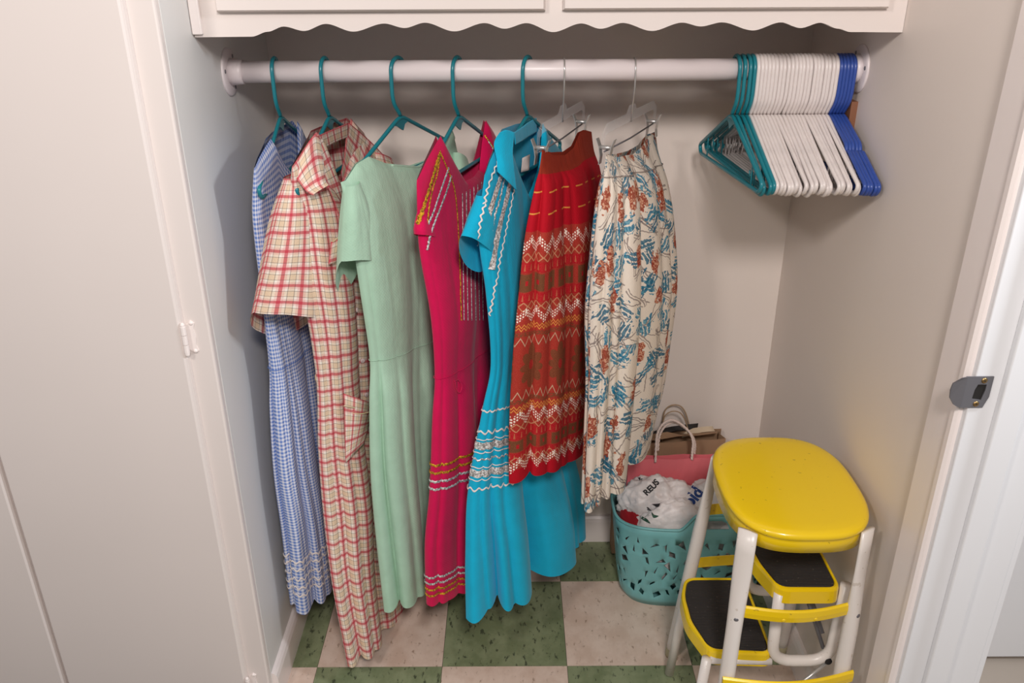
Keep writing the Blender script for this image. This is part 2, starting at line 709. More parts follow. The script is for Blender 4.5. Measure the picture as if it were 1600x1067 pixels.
# doorway on the right: casing, jamb, stop, far casing, hall wall
cprof = [(0.0, 0.0), (0.0, 0.092), (-0.006, 0.092), (-0.011, 0.084), (-0.012, 0.020), (-0.016, 0.014), (-0.016, 0.004), (-0.012, 0.0)]
struct(profile_strip('trim_1', cprof, (XR, 1.121, 0), (XR, 1.121, 2.42), ((1, 0, 0), (0, 1, 0)), M['trim']))
struct(box('trim_2', XR - 0.006, XR + 0.128, 1.110, 1.125, 0, 2.42, M['jamb'], None, 0.0015))
struct(box('trim_3', XR + 0.034, XR + 0.072, 1.098, 1.110, 0, 2.42, M['jamb'], None, 0.002))
struct(profile_strip('trim_4', [(0, 0), (0.016, 0), (0.016, 0.06), (0.010, 0.07), (0, 0.07)], (XR + 0.122, 1.112, 0), (XR + 0.122, 1.112, 2.42), ((1, 0, 0), (0, 1, 0)), M['jamb']))
struct(box('wall_hall', XR + 0.10, 2.4, 1.56, 1.64, 0.012, 2.42, M['jamb'], None, 0))
hf = build('floor_hall', *box_geo(XR + 0.02, 2.4, -0.2, 1.64, -0.004, 0.001), M['hall_floor'], None, smooth=False)
struct(hf)

# strike plate on the jamb
sp = thing('strike_plate', 'dark metal door strike plate screwed to the white jamb at right', 'strike plate', (0.700, 1.110, 0.985))
yj = 1.1095
c0 = at_y(1521, 612, yj)
xz, zz = c0[0], c0[2]
V, F = [], []
# flat leaf with a latch hole: ring of quads between the hole and the plate edge
hole = [(-0.007, -0.011), (0.007, -0.013), (0.010, 0.003), (0.010, 0.013), (-0.003, 0.013), (-0.006, 0.004)]
outer = [(-0.020, -0.026), (0.014, -0.026), (0.020, -0.008), (0.020, 0.026), (-0.006, 0.026), (-0.020, 0.026)]
hx = xz + 0.004
for h, o_ in zip(hole, outer):
    for yy in (yj - 0.002, yj):
        V.append((hx + h[0] + 0.002, yy, zz + h[1]))
        V.append((hx + o_[0], yy, zz + o_[1]))
n = len(hole)
for i in range(n):
    j = (i + 1) % n
    a, b = 4*i, 4*j
    F += [(a, a + 1, b + 1, b), (a + 2, b + 2, b + 3, a + 3), (a, b, b + 2, a + 2), (a + 1, a + 3, b + 3, b + 1)]
build('plate', V, F, M['dull_steel'], sp, smooth=False)
lip = [(hx - 0.020, -0.026), (hx - 0.020, 0.026), (hx - 0.026, 0.024), (hx - 0.035, 0.012), (hx - 0.036, 0.0), (hx - 0.035, -0.012), (hx - 0.030, -0.021)]
yof = [0, 0, 0.001, 0.007, 0.008, 0.007, 0.003]
V = [(x, yj - 0.0035 + q, zz + z) for (x, z), q in zip(lip, yof)] + [(x, yj - 0.0015 + q, zz + z) for (x, z), q in zip(lip, yof)]
n = len(lip)
F = [tuple(range(n)), tuple(range(n, 2*n))[::-1]] + [(k, n + k, n + (k + 1) % n, (k + 1) % n) for k in range(n)]
build('curved_lip', V, F, M['dull_steel'], sp, smooth=False)
build('latch_recess', *box_geo(hx - 0.008, hx + 0.013, yj - 0.0004, yj + 0.0, zz - 0.015, zz + 0.014), M['dark_gap'], sp, smooth=False)
for q in (-0.0195, 0.0195):
    s_ = build('screw', *cyl_geo((hx + 0.005 + q*0.1, yj - 0.0015, zz + q), (0, -1, 0), 0.0045, 0.001, 14, 0.0012), M['brass'], sp)
    build('screw_slot', *box_geo(hx + 0.0035 + q*0.1, hx + 0.0065 + q*0.1, yj - 0.0040, yj - 0.003, zz + q - 0.0007, zz + q + 0.0007), M['dark_gap'], s_, smooth=False)

# ------------------------------------------------------------ tall cabinet, left
tc = thing('tall_cabinet', 'tall cream built-in cabinet with flat doors at left', 'cabinet', (-0.9, YF, 0))
stile = box('face_frame', -0.640, XL, YF, YF + 0.019, 0, 2.42, M['cabinet'], tc, 0.004)


def lip_door(x0, x1, z0, z1, y, name, parent, th=0.016, lip=0.009):
    """overlay door with a rounded lip"""
    prof = [(0.0, 0.0), (0.001, 0.55*th), (0.003, 0.82*th), (lip*0.7, th), (lip*1.6, th)]
    V, F = [], []
    for ins, h in prof:
        V += [(x0 + ins, y - h, z0 + ins), (x1 - ins, y - h, z0 + ins), (x1 - ins, y - h, z1 - ins), (x0 + ins, y - h, z1 - ins)]
    for i in range(len(prof) - 1):
        for k in range(4):
            F.append((4*i + k, 4*i + (k + 1) % 4, 4*i + 4 + (k + 1) % 4, 4*i + 4 + k))
    e = 4*(len(prof) - 1)
    F.append((e, e + 1, e + 2, e + 3))
    F.append((3, 2, 1, 0))
    o = build(name, V, F, M['cabinet'], parent, smooth=False)
    return o


doorR = lip_door(-1.0035, -0.600, 0.03, 2.40, YF, 'door', tc)
lip_door(-1.408, -1.0075, 0.03, 2.40, YF, 'door', tc)
box('door_backing', -1.41, -0.62, YF + 0.0002, YF + 0.006, 0.0, 2.42, M['cabinet'], tc, 0)


def hinge(z):
    x, y = -0.598, YF - 0.014
    parts = [cyl_geo((x, y, z - 0.026), (0, 0, 1), 0.0052, 0.016, 10), cyl_geo((x, y, z - 0.009), (0, 0, 1), 0.0052, 0.018, 10),
             cyl_geo((x, y, z + 0.010), (0, 0, 1), 0.0052, 0.016, 10),
             cyl_geo((x, y, z + 0.026), (0, 0, 1), 0.0045, 0.004, 10, 0.004), cyl_geo((x, y, z - 0.026), (0, 0, -1), 0.0045, 0.004, 10, 0.004)]
    h = build('hinge', *merge(*parts), M['trim'], doorR, smooth=False)
    leaf = [(0.0, -0.020), (0.018, -0.026), (0.014, -0.034), (0.020, -0.022), (0.017, 0.0), (0.020, 0.022), (0.014, 0.034), (0.018, 0.026), (0.0, 0.020)]
    leaf = [(0.0, -0.024), (0.010, -0.033), (0.017, -0.028), (0.014, -0.016), (0.016, 0.0), (0.014, 0.016), (0.017, 0.028), (0.010, 0.033), (0.0, 0.024)]
    V = [(x + a, YF - 0.0022, z + b) for a, b in leaf] + [(x + a, YF, z + b) for a, b in leaf]
    n = len(leaf)
    F = [tuple(range(n))] + [(k, n + k, n + (k + 1) % n, (k + 1) % n) for k in range(n)]
    build('hinge_leaf', V, F, M['trim'], doorR, smooth=False)
    for q in (-0.028, 0.028):
        build('hinge_screw', *cyl_geo((x + 0.011, YF - 0.002, z + q), (0, -1, 0), 0.004, 0.001, 12, 0.0014), M['trim'], doorR)


hinge(at_y(297, 526, YF)[2])
hinge(at_y(397, 1068, YF)[2])

# ------------------------------------------------------------ upper cabinet
YC = 1.577
uc = thing('upper_cabinet', 'cream overhead cupboard with scalloped lower edge above the clothes rod', 'cabinet', (0.06, YC + 0.2, 1.452))
sx = [(XL, 1.4515), (-0.454, 1.452), (-0.425, 1.460), (-0.396, 1.4685), (-0.361, 1.461), (-0.322, 1.4725), (-0.275, 1.4595), (-0.22, 1.4725), (-0.185, 1.465),
      (-0.149, 1.4735), (-0.098, 1.459), (-0.045, 1.4725), (-0.01, 1.463), (0.028, 1.472), (0.075, 1.457), (0.124, 1.471), (0.158, 1.462), (0.196, 1.4715),
      (0.248, 1.458), (0.300, 1.4715), (0.333, 1.465), (0.369, 1.4715), (0.425, 1.458), (0.472, 1.471), (0.508, 1.4615), (0.541, 1.470), (0.575, 1.460), (0.596, 1.4545), (XR - 0.0005, 1.4535)]
xs = np.linspace(XL + 0.001, XR - 0.0005, 300)
ks = np.array(sx)
zs = []
for x in xs:
    i = min(max(np.searchsorted(ks[:, 0], x) - 1, 0), len(ks) - 2)
    s = (x - ks[i, 0])/(ks[i + 1, 0] - ks[i, 0])
    s = s*s*(3 - 2*s)
    zs.append(ks[i, 1]*(1 - s) + ks[i + 1, 1]*s)
V, F = [], []
for y in (YC, YC + 0.019):
    for x, z in zip(xs, zs):
        V += [(x, y, z), (x, y, 1.56)]
n = len(xs)
for i in range(n - 1):
    a = 2*i
    F += [(a, a + 2, a + 3, a + 1), (2*n + a, 2*n + a + 1, 2*n + a + 3, 2*n + a + 2), (a, 2*n + a, 2*n + a + 2, a + 2)]
build('scalloped_rail', V, F, M['cabinet'], uc, smooth=False)
box('cabinet_body', XL + 0.001, XR - 0.0005, YC + 0.0195, YB - 0.0005, 1.478, 2.42, M['cabinet'], uc, 0)
box('face_frame', XL + 0.001, XR - 0.0005, YC + 0.0002, YC + 0.019, 1.56, 2.42, M['cabinet'], uc, 0)
box('edge_batten', XL + 0.001, XL + 0.018, YC - 0.010, YC, 1.4565, 2.42, M['trim'], uc, 0.0015)


def udoor(u0, u1, va, vb):
    p, q = at_y(u0, va, YC - 0.018), at_y(u1, vb, YC - 0.018)
    lip_door(p[0], q[0], (p[2] + q[2])/2, 2.1, YC, 'door', uc, 0.019, 0.006)


udoor(336, 853, 21, 17)
udoor(879, 1391, 15.5, 16)

# ------------------------------------------------------------ closet rod
YR, ZR, RR = 1.74, 1.3725, 0.0208
cr = thing('closet_rod', 'white painted metal closet rod with round end flanges under the scalloped cupboard', 'rod', (0.06, YR, ZR))
xa = XL + 0.004
build('pole', *tube_geo([(xa + 0.003, YR, ZR), (0.645, YR, ZR)], RR, 28), M['rod'], cr)
build('pole', *tube_geo([(0.4, YR, ZR), (XR - 0.004, YR, ZR)], RR - 0.002, 28), M['rod'], cr)
build('socket', *tube_geo([(xa, YR, ZR), (xa + 0.020, YR, ZR), (xa + 0.026, YR, ZR), (xa + 0.026, YR, ZR)], [0.026, 0.0235, 0.0235, RR], 28), M['rod'], cr)
build('socket', *tube_geo([(XR - 0.004, YR, ZR), (XR - 0.017, YR, ZR), (XR - 0.017, YR, ZR)], [0.028, 0.0255, RR - 0.002], 28), M['rod'], cr)
for xf, s in ((XL, 1), (XR, -1)):
    fo = build('flange', *tube_geo([(xf, YR, ZR), (xf + s*0.002, YR, ZR), (xf + s*0.0045, YR, ZR), (xf + s*0.005, YR, ZR)], [0.046, 0.046, 0.043, 0.026], 32), M['rod'], cr)
    for a in (0.9, 3.0, 5.2):
        build('screw', *cyl_geo((xf + s*0.004, YR + 0.035*math.cos(a), ZR + 0.035*math.sin(a)), (s, 0, 0), 0.0042, 0.001, 12, 0.001), M['dull_steel'], fo)


# ------------------------------------------------------------ hangers
RT = 0.0041


def hanger_geo(notch=False):
    R = RR + RT + 0.0003
    zc = 0.0004
    hook = [(0, 0, -0.086), (0, -0.004, -0.080), (0, -0.020, -0.062), (0, -R, -0.045), (0, -R, -0.02)]
    pts = list(fillet(hook, [0, 0, 0.012, 0.02, 0.01], 5))
    for k in range(0, 17):
        a = PI - k*PI*1.08/16
        pts.append((0, R*math.cos(a), zc + R*math.sin(a)))
    hk = tube_geo(pts, [RT]*(len(pts) - 1) + [RT*0.8], 8)
    hw = 0.212
    arm = []
    if notch:
        arm = [(0, 0, -0.086), (0, -0.100, -0.127), (0, -0.107, -0.142), (0, -0.117, -0.138), (0, -hw, -0.182), (0, -hw + 0.012, -0.2), (0, hw - 0.012, -0.2), (0, hw, -0.182), (0, 0.117, -0.138), (0, 0.107, -0.142), (0, 0.100, -0.127)]
        rad = [0.02, 0.008, 0.006, 0.005, 0.022, 0.022, 0.022, 0.022, 0.005, 0.006, 0.008]
    else:
        arm = [(0, 0, -0.086), (0, -hw, -0.182), (0, -hw + 0.012, -0.2), (0, hw - 0.012, -0.2), (0, hw, -0.182)]
        rad = [0.02, 0.022, 0.022, 0.022, 0.022]
    fr = tube_geo(fillet(arm, rad, 5, True), RT, 8, True)
    th = 0.0016
    gus = [(-0.030, -0.100), (0.0, -0.087), (0.030, -0.100), (0.014, -0.104), (0.006, -0.116), (-0.002, -0.112), (-0.012, -0.106)]
    V = [(-th, y, z) for y, z in gus] + [(th, y, z) for y, z in gus]
    n = len(gus)
    F = [tuple(range(n))[::-1], tuple(range(n, 2*n))] + [(k, (k + 1) % n, n + (k + 1) % n, n + k) for k in range(n)]
    struts = []
    for s in (-1, 1):
        y = s*0.150
        struts.append(('strut', tube_geo([(0, y, -0.154), (0, y, -0.199)], 0.0016, 5)))
        struts.append(('strap_hook', tube_geo([(0, y, -0.168), (0, y - s*0.003, -0.178), (0, y - s*0.009, -0.181), (0, y - s*0.013, -0.176), (0, y - s*0.013, -0.171)], 0.0016, 5)))
    return hk, fr, (V, F), struts


def make_hanger(mat, notch=False):
    root = bpy.data.objects.new('tube_hanger', None)
    C.objects.link(root)
    root.empty_display_size = 0.03
    hk, fr, gu, st = hanger_geo(notch)
    build('hook', *hk, mat, root)
    build('frame', *fr, mat, root)
    build('neck_web', *gu, mat, root, smooth=False)
    for nm, g in st:
        build(nm, *g, mat, root)
    return root


def copy_tree(o, parent=None):
    c = o.copy()
    C.objects.link(c)
    c.parent = parent
    for ch in list(o.children):
        copy_tree(ch, c)
    return c


proto = {'teal': make_hanger(M['teal']), 'white': make_hanger(M['white_plastic']), 'blue': make_hanger(M['blue'], True)}
used = set()


def place_hanger(kind, x, yaw, label, group, roll=0.0):
    if kind in used:
        o = copy_tree(proto[kind])
    else:
        o = proto[kind]
        used.add(kind)
    o.location = (x, YR, ZR)
    o.rotation_euler = (roll, 0, yaw)
    tag(o, label, 'hanger', group)
    return o


ORD = ['first', 'second', 'third', 'fourth', 'fifth', 'sixth', 'seventh', 'eighth', 'ninth', 'tenth', 'eleventh', 'twelfth', 'thirteenth', 'fourteenth',
       'fifteenth', 'sixteenth', 'seventeenth', 'eighteenth', 'nineteenth', 'twentieth', 'twenty-first', 'twenty-second']
for i, (x, yw) in enumerate(((0.4440, 3.6), (0.4545, 2.6), (0.4650, 3.0), (0.4735, 2.2))):
    place_hanger('teal', x, math.radians(yw), 'empty teal plastic tube hanger, %s from the left in the bunch' % ORD[i], 'empty teal hangers', (-0.035, 0, -0.01, -0.02)[i])
wy = [1.7, 1.9, 1.6, 2.3, 1.8, 1.5, 2.1, 2.6, 3.6, 1.2, 0.8, 1.9, 1.0, 1.5, 0.9, 2.9, 2.2, 1.0, 1.8, 0.9, 2.3, 1.3]
for i in range(22):
    x = 0.4812 + 0.0072*i + (0.0016 if i > 8 else 0.0) + random.uniform(-0.0005, 0.0005)
    place_hanger('white', x, math.radians(wy[i]), 'white plastic tube hanger, %s one counting from the teal hangers' % ORD[i], 'empty white hangers', random.uniform(-0.028, 0.022))
for i in range(5):
    place_hanger('blue', 0.6415 + 0.0066*i, math.radians((2.0, 2.2, 1.9, 2.6, 2.3)[i]), 'blue notched plastic hanger, %s one counting from the white hangers' % ORD[i], 'empty blue hangers', random.uniform(-0.012, 0.012))

wb = thing('wooden_block', 'small brown wooden block on the right wall behind the blue hangers', 'block', (XR - 0.012, 1.75, 1.27))
build('block_body', *box_geo(XR - 0.013, XR, 1.722, 1.80, 1.235, 1.312), Mat('brown_wood', (132, 86, 60), 0.6).mat, wb, smooth=False)


# ------------------------------------------------------------ garments
def hermite(ts, vals, t):
    ts, vals = np.asarray(ts, float), np.asarray(vals, float)
    n = len(ts)
    mgrad = np.zeros_like(vals)
    for i in range(n):
        a, b = max(i - 1, 0), min(i + 1, n - 1)
        mgrad[i] = (vals[b] - vals[a])/(ts[b] - ts[a])
    i = np.clip(np.searchsorted(ts, t, side='right') - 1, 0, n - 2)
    h = ts[i + 1] - ts[i]
    s = (t - ts[i])/h
    sh = (-1,) + (1,)*(vals.ndim - 1)
    s, h = s.reshape(sh), h.reshape(sh)
    return ((2*s**3 - 3*s**2 + 1)*vals[i] + (s**3 - 2*s**2 + s)*h*mgrad[i] + (-2*s**3 + 3*s**2)*vals[i + 1] + (s**3 - s**2)*h*mgrad[i + 1])


class Cloth:
    """a hanging cloth tube: rings = (uL, vL, YL, uR, vR, YR, thickness, fold depth)"""
    def __init__(s, rings, top_vis=None, top_back=None, blend=0.16, folds=((7, 1.0, 0.3, 0.8), (11, 0.5, 1.7, -0.6), (3, 0.5, 0.9, 0.3)),
                 nf=200, nt=130, circ=1.1, back=0.75, tilt=None, hem=0.004, power=0.75, unit_v=False, seed=0, hang=None, slot=0.016, lift=0.012):
        R = np.array(rings, float)
        PN = np.array([at_y(r[0], r[1], r[2]) for r in R])
        PF = np.array([at_y(r[3], r[4], r[5]) for r in R])
        if hang is not None:
            hx, yw, hw = hang[0], math.radians(hang[1]), 0.218
            PN[0] = (hx + hw*math.sin(yw), YR - hw*math.cos(yw), ZR - 0.174)
            PF[0] = (hx - hw*math.sin(yw), YR + hw*math.cos(yw), ZR - 0.174)
        mid = (PN + PF)/2
        L = np.concatenate([[0], np.cumsum(np.linalg.norm(np.diff(mid, axis=0), axis=1))])
        ts = L/L[-1]
        s.len, s.ts, s.circ = L[-1], ts, circ
        f = np.arange(nf)/nf
        t = np.linspace(0, 1, nt)
        pn, pf = hermite(ts, PN, t), hermite(ts, PF, t)
        wd, am = hermite(ts, R[:, 6], t), np.maximum(hermite(ts, R[:, 7], t), 0)
        d = pf - pn
        dh = d.copy()
        dh[:, 2] = 0
        dh /= np.linalg.norm(dh, axis=1)[:, None]
        nrm = np.stack([dh[:, 1], -dh[:, 0], 0*dh[:, 0]], 1)
        ang = 2*PI*f
        ca, sa = -np.cos(ang), np.sin(ang)
        a = 0.5 + 0.5*ca
        th = np.sign(sa)*np.abs(sa)**power
        th = np.where(th < 0, th*back, th)
        wf = wd[:, None] + (0.009*np.sqrt(np.clip(t*s.len/0.014, 0, 1))*np.clip(1 - t/0.2, 0, 1) if hang is not None else 0*t)[:, None] + (slot*np.clip(1 - t/0.10, 0, 1)[:, None]*np.exp(-((a - 0.5)/0.2)**2)[None, :] if top_vis is not None else 0)
        P = pn[:, None, :] + d[:, None, :]*a[None, :, None] + nrm[:, None, :]*(th[None, :]*wf)[..., None]
        # folds along the outward direction
        out = dh[:, None, :]*ca[None, :, None] + nrm[:, None, :]*sa[None, :, None]
        D = np.zeros((nt, nf))
        for k, c, ph, tw in folds:
            x = k*ang[None, :] + ph + tw*2*t[:, None] + 0.5*np.sin(3.1*t[:, None] + k + seed)
            g = 1 - 2*(1 - np.abs(np.sin(x/2 + 0.7)))**1.6 if k >= 6 else np.sin(x)
            D += c*g*(0.8 + 0.5*np.sin(2*ang[None, :] + 1.3*k + ph + 1.2*t[:, None]) + 0.25*np.sin(5*ang[None, :] + 2.1*k))
        P = P + out*(D*am[:, None])[..., None]
        # neckline
        if top_vis is not None:
            n0 = nrm[0]

            def top(poly):
                q = np.array([at_plane(u_, v_, PN[0], n0) for u_, v_ in poly])
                al = ((q - PN[0])@dh[0])/np.linalg.norm((PF[0] - PN[0])[:2])
                dz = (lift if hang is not None else 0.0) + q[:, 2] - (PN[0, 2] + (PF[0, 2] - PN[0, 2])*al)
                o = np.argsort(al)
                return al[o], dz[o]
            av, zv = top(top_vis)
            ab, zb = top(top_back if top_back is not None else top_vis)
            dz = np.where(sa >= 0, np.interp(a, av, zv), np.interp(a, ab, zb))
            dec = np.clip(1 - t/blend, 0, 1)**1.7
            P[:, :, 2] += dz[None, :]*dec[:, None]
        if tilt is not None:
            tl = np.interp(t, [0, 1], tilt)
            P[:, :, 2] += tl[:, None]*(np.minimum(sa, 0)*1.3 + 0.15*np.maximum(sa, 0))[None, :]
        # hem waviness
        P[:, :, 2] -= hem*np.clip((t[:, None] - 0.93)/0.07, 0, 1)*(1 + D/1.5)
        s.P, s.f, s.t, s.nf, s.nt = P, f, t, nf, nt
        s.unit_v = unit_v

    def geo(s):
        nf, nt = s.nf, s.nt
        V = np.concatenate([s.P, s.P[:, :1]], 1)
        seg = np.linalg.norm(np.diff(V, axis=1), axis=2)[int(nt*0.15):].mean(0)
        u = np.concatenate([[0], np.cumsum(seg)])
        v = s.t*(1.0 if s.unit_v else s.len)
        uv = np.stack(np.broadcast_arrays(u[None, :], v[:, None]), -1).reshape(-1, 2)
        F = []
        w_ = nf + 1
        for i in range(nt - 1):
            for j in range(nf):
                F.append((i*w_ + j, (i + 1)*w_ + j, (i + 1)*w_ + j + 1, i*w_ + j + 1))
        return V.reshape(-1, 3), F, uv

    def make(s, name, mat, parent, label=None):
        V, F, uv = s.geo()
        o = build(name, V, F, mat, parent, uvs=uv, label=label)
        s.bvh = BVHTree.FromPolygons([Vector(p) for p in V], F)
        s.o = o
        return o

    def at(s, f, t):
        """surface point and outward normal for arrays f (turns) and t"""
        f = np.asarray(f, float) % 1.0
        x, y = f*s.nf, np.clip(np.asarray(t, float), 0, 1)*(s.nt - 1)
        i, j = np.floor(x).astype(int), np.minimum(np.floor(y).astype(int), s.nt - 2)
        fx, fy = (x - i)[:, None], (y - j)[:, None]
        i0, i1 = i % s.nf, (i + 1) % s.nf
        p = (s.P[j, i0]*(1 - fx) + s.P[j, i1]*fx)*(1 - fy) + (s.P[j + 1, i0]*(1 - fx) + s.P[j + 1, i1]*fx)*fy
        du = s.P[j, i1] - s.P[j, i0]
        dv = s.P[j + 1, i0] - s.P[j, i0]
        n = np.cross(dv, du)
        n /= np.linalg.norm(n, axis=1)[:, None] + 1e-9
        return p, n

    def hit(s, u, v, skip=0):
        o, d = Vector(O0), Vector(ray(u, v)).normalized()
        loc, nor, idx, dist = s.bvh.ray_cast(o, d)
        if loc is None:
            loc, nor, idx, dist = s.bvh.find_nearest(Vector(O0 + np.array(d)*1.75))
        if nor.dot(d) > 0:
            nor = -nor
        return np.array(loc), np.array(nor)


def ribbon_geo(p, n, hw, zig=0.0, per=0.02, off=0.0015):
    """a ribbon along points p with surface normals n; zig > 0 makes rickrack"""
    T_ = np.gradient(p, axis=0)
    T_ /= np.linalg.norm(T_, axis=1)[:, None] + 1e-9
    S = np.cross(n, T_)
    S /= np.linalg.norm(S, axis=1)[:, None] + 1e-9
    L = np.concatenate([[0], np.cumsum(np.linalg.norm(np.diff(p, axis=0), axis=1))])
    z = zig*np.sin(2*PI*L/per)
    V = []
    for k in range(len(p)):
        c = p[k] + n[k]*off + S[k]*z[k]
        V += [c - S[k]*hw, c + n[k]*0.0012, c + S[k]*hw]
    F = []
    for k in range(len(p) - 1):
        a = 3*k
        F += [(a, a + 1, a + 4, a + 3), (a + 1, a + 2, a + 5, a + 4)]
    return V, F


def band_trim(cl, t0, hw, mat, parent, name, zig=0.0, per=0.016, f0=0.0, f1=1.0, n=700):
    f = np.linspace(f0, f1, n)
    p, nn = cl.at(f, np.full(n, t0))
    return build(name, *ribbon_geo(p, nn, hw, zig, per), mat, parent)


def px_trim(cl, path, hw, mat, parent, name, zig=0.0, per=0.012, n=120, off=0.002):
    q = catmull(path, n)
    hs = [cl.hit(u, v) for u, v in q]
    p, nn = np.array([h[0] for h in hs]), np.array([h[1] for h in hs])
    for _ in range(4):
        p[1:-1] = (p[:-2] + 2*p[1:-1] + p[2:])/4
        nn[1:-1] = (nn[:-2] + 2*nn[1:-1] + nn[2:])/4
    nn /= np.linalg.norm(nn, axis=1)[:, None]
    return build(name, *ribbon_geo(p, nn, hw, zig, per, off), mat, parent)


def sheet(name, ctrl, mat, parent, nu=24, nv=24, th=0.0016, uvscale=1.0, wave=0.0):
    """smooth cloth sheet through rows of (u, v, Y) control points"""
    rows = np.array([[at_y(*p) for p in r] for r in ctrl])
    r2 = np.array([catmull(r, nu) for r in rows])
    g = np.array([catmull(r2[:, j], nv) for j in range(nu)])      # nu x nv x 3
    if wave:
        g[:, :, 1] += wave*np.sin(np.arange(nu)*0.7)[:, None]
    V = g.reshape(-1, 3)
    lu = np.concatenate([[0], np.cumsum(np.linalg.norm(np.diff(g[:, nv//2], axis=0), axis=1))])
    lv = np.concatenate([[0], np.cumsum(np.linalg.norm(np.diff(g[nu//2], axis=0), axis=1))])
    uv = np.stack(np.broadcast_arrays(lu[:, None], lv[None, :]), -1).reshape(-1, 2)*uvscale
    F = [(i*nv + j, (i + 1)*nv + j, (i + 1)*nv + j + 1, i*nv + j + 1) for i in range(nu - 1) for j in range(nv - 1)]
    o = build(name, V, F, mat, parent, uvs=uv)
    solid(o, th)
    return o


def patch_px(cl, name, poly, mat, parent, n=14, off=0.004, sag=0.0):
    """a cloth piece laid over the garment; poly = 4 pixel corners (top-left, top-right, bottom-right, bottom-left)"""
    a, b, c, d = [np.array(p, float) for p in poly]
    V, N_ = [], []
    for i in range(n):
        for j in range(n):
            s_, t_ = i/(n - 1), j/(n - 1)
            q = (a*(1 - s_) + b*s_)*(1 - t_) + (d*(1 - s_) + c*s_)*t_
            p, nn = cl.hit(*q)
            V.append(p)
            N_.append(nn)
    V, N_ = np.array(V).reshape(n, n, 3), np.array(N_).reshape(n, n, 3)
    for _ in range(6):
        V[1:-1, 1:-1] = (V[:-2, 1:-1] + V[2:, 1:-1] + V[1:-1, :-2] + V[1:-1, 2:])/4
    nm = N_.reshape(-1, 3).mean(0)
    nm /= np.linalg.norm(nm)
    V = V + nm*off
    for j in range(n):
        bul = sag*math.sin(PI*min(1, j/(n - 1)*0.5 + 0.5))
        V[:, j] += nm*bul*np.sin(np.linspace(0, PI, n))[:, None]
    lu = np.linalg.norm(V[-1, 0] - V[0, 0])
    lv = np.linalg.norm(V[0, -1] - V[0, 0])
    uv = np.stack(np.meshgrid(np.linspace(0, lu, n), np.linspace(0, lv, n), indexing='ij'), -1).reshape(-1, 2)
    F = [(i*n + j, (i + 1)*n + j, (i + 1)*n + j + 1, i*n + j + 1) for i in range(n - 1) for j in range(n - 1)]
    o = build(name, V.reshape(-1, 3), F, mat, parent, uvs=uv)
    solid(o, 0.0016)
    return o


def button(cl, u, v, parent, r=0.0055):
    p, nn = cl.hit(u, v)
    g = tube_geo([p + nn*0.001, p + nn*0.003, p + nn*0.0042, p + nn*0.0036, p + nn*0.0036], [r, r, r*0.8, r*0.6, r*0.05], 16)
    return build('button', *g, M['button'], parent)


# --- blue gingham dress
g1 = thing('gingham_dress', 'sleeveless blue gingham dress with white rickrack hem, furthest left on the rod', 'dress', (-0.46, YR, 1.25))
place_hanger('teal', -0.463, math.radians(0), 'teal plastic tube hanger holding the blue gingham dress', 'teal hangers with dresses')
c1 = Cloth([(392, 292, 1.54, 488, 243, 1.93, 0.003, 0.0), (399, 350, 1.54, 493, 300, 1.93, 0.020, 0.002), (414, 480, 1.56, 503, 420, 1.92, 0.024, 0.004),
            (427, 577, 1.57, 507, 500, 1.90, 0.034, 0.003), (432, 640, 1.57, 512, 560, 1.91, 0.042, 0.008), (441, 740, 1.56, 520, 640, 1.92, 0.05, 0.010), (455, 830, 1.56, 530, 740, 1.93, 0.055, 0.011),
            (469, 943, 1.57, 540, 830, 1.94, 0.058, 0.012)],
           [(392, 292), (404, 258), (420, 226), (431, 256), (444, 282), (454, 262), (461, 197), (488, 243)],
           [(392, 292), (404, 258), (420, 226), (440, 214), (461, 197), (488, 243)], hang=(-0.463, 0), circ=0.92, folds=((9, 1.0, 0.3, 0.5), (14, 0.5, 1.7, -0.4), (3, 0.5, 0.9, 0.3)))
c1.make('dress_body', M['gingham'], g1)
for t0, z in ((0.868, 0.003), (0.888, 0.003), (0.913, 0.0045), (0.935, 0.003), (0.953, 0.003)):
    band_trim(c1, t0, 0.0026, M['rickrack'], g1, 'rickrack_trim', z, 0.016, n=900)
band_trim(c1, c1.ts[3], 0.0007, M['gingham'], g1, 'waist_seam')

# --- red plaid shirt dress
g2 = thing('plaid_shirtdress', 'red and cream plaid shirtdress with collar and short sleeves, second from left', 'dress', (-0.365, YR, 1.25))
place_hanger('teal', -0.365, math.radians(-8), 'teal plastic tube hanger holding the red plaid shirtdress', 'teal hangers with dresses')
c2 = Cloth([(452, 280, 1.54, 607, 264, 1.93, 0.003, 0.0), (462, 340, 1.54, 609, 330, 1.93, 0.045, 0.003), (478, 450, 1.54, 612, 430, 1.93, 0.05, 0.006),
            (492, 530, 1.55, 613, 490, 1.92, 0.045, 0.006), (500, 600, 1.55, 615, 540, 1.92, 0.04, 0.005), (504, 700, 1.54, 622, 640, 1.93, 0.045, 0.009), (513, 800, 1.53, 632, 740, 1.94, 0.05, 0.012),
            (526, 910, 1.51, 636, 830, 1.94, 0.042, 0.012), (548, 1028, 1.50, 640, 915, 1.94, 0.036, 0.012)],
           [(452, 280), (473, 243), (491, 214), (502, 262), (516, 305), (532, 262), (545, 193), (575, 222), (607, 264)],
           [(452, 280), (473, 243), (491, 214), (516, 206), (545, 193), (575, 222), (607, 264)], hang=(-0.365, -8), circ=1.3, folds=((8, 1.0, 1.1, 0.5), (13, 0.5, 1.7, -0.4), (3, 0.6, 0.2, 0.6)))
c2.make('dress_body', M['plaid'], g2)
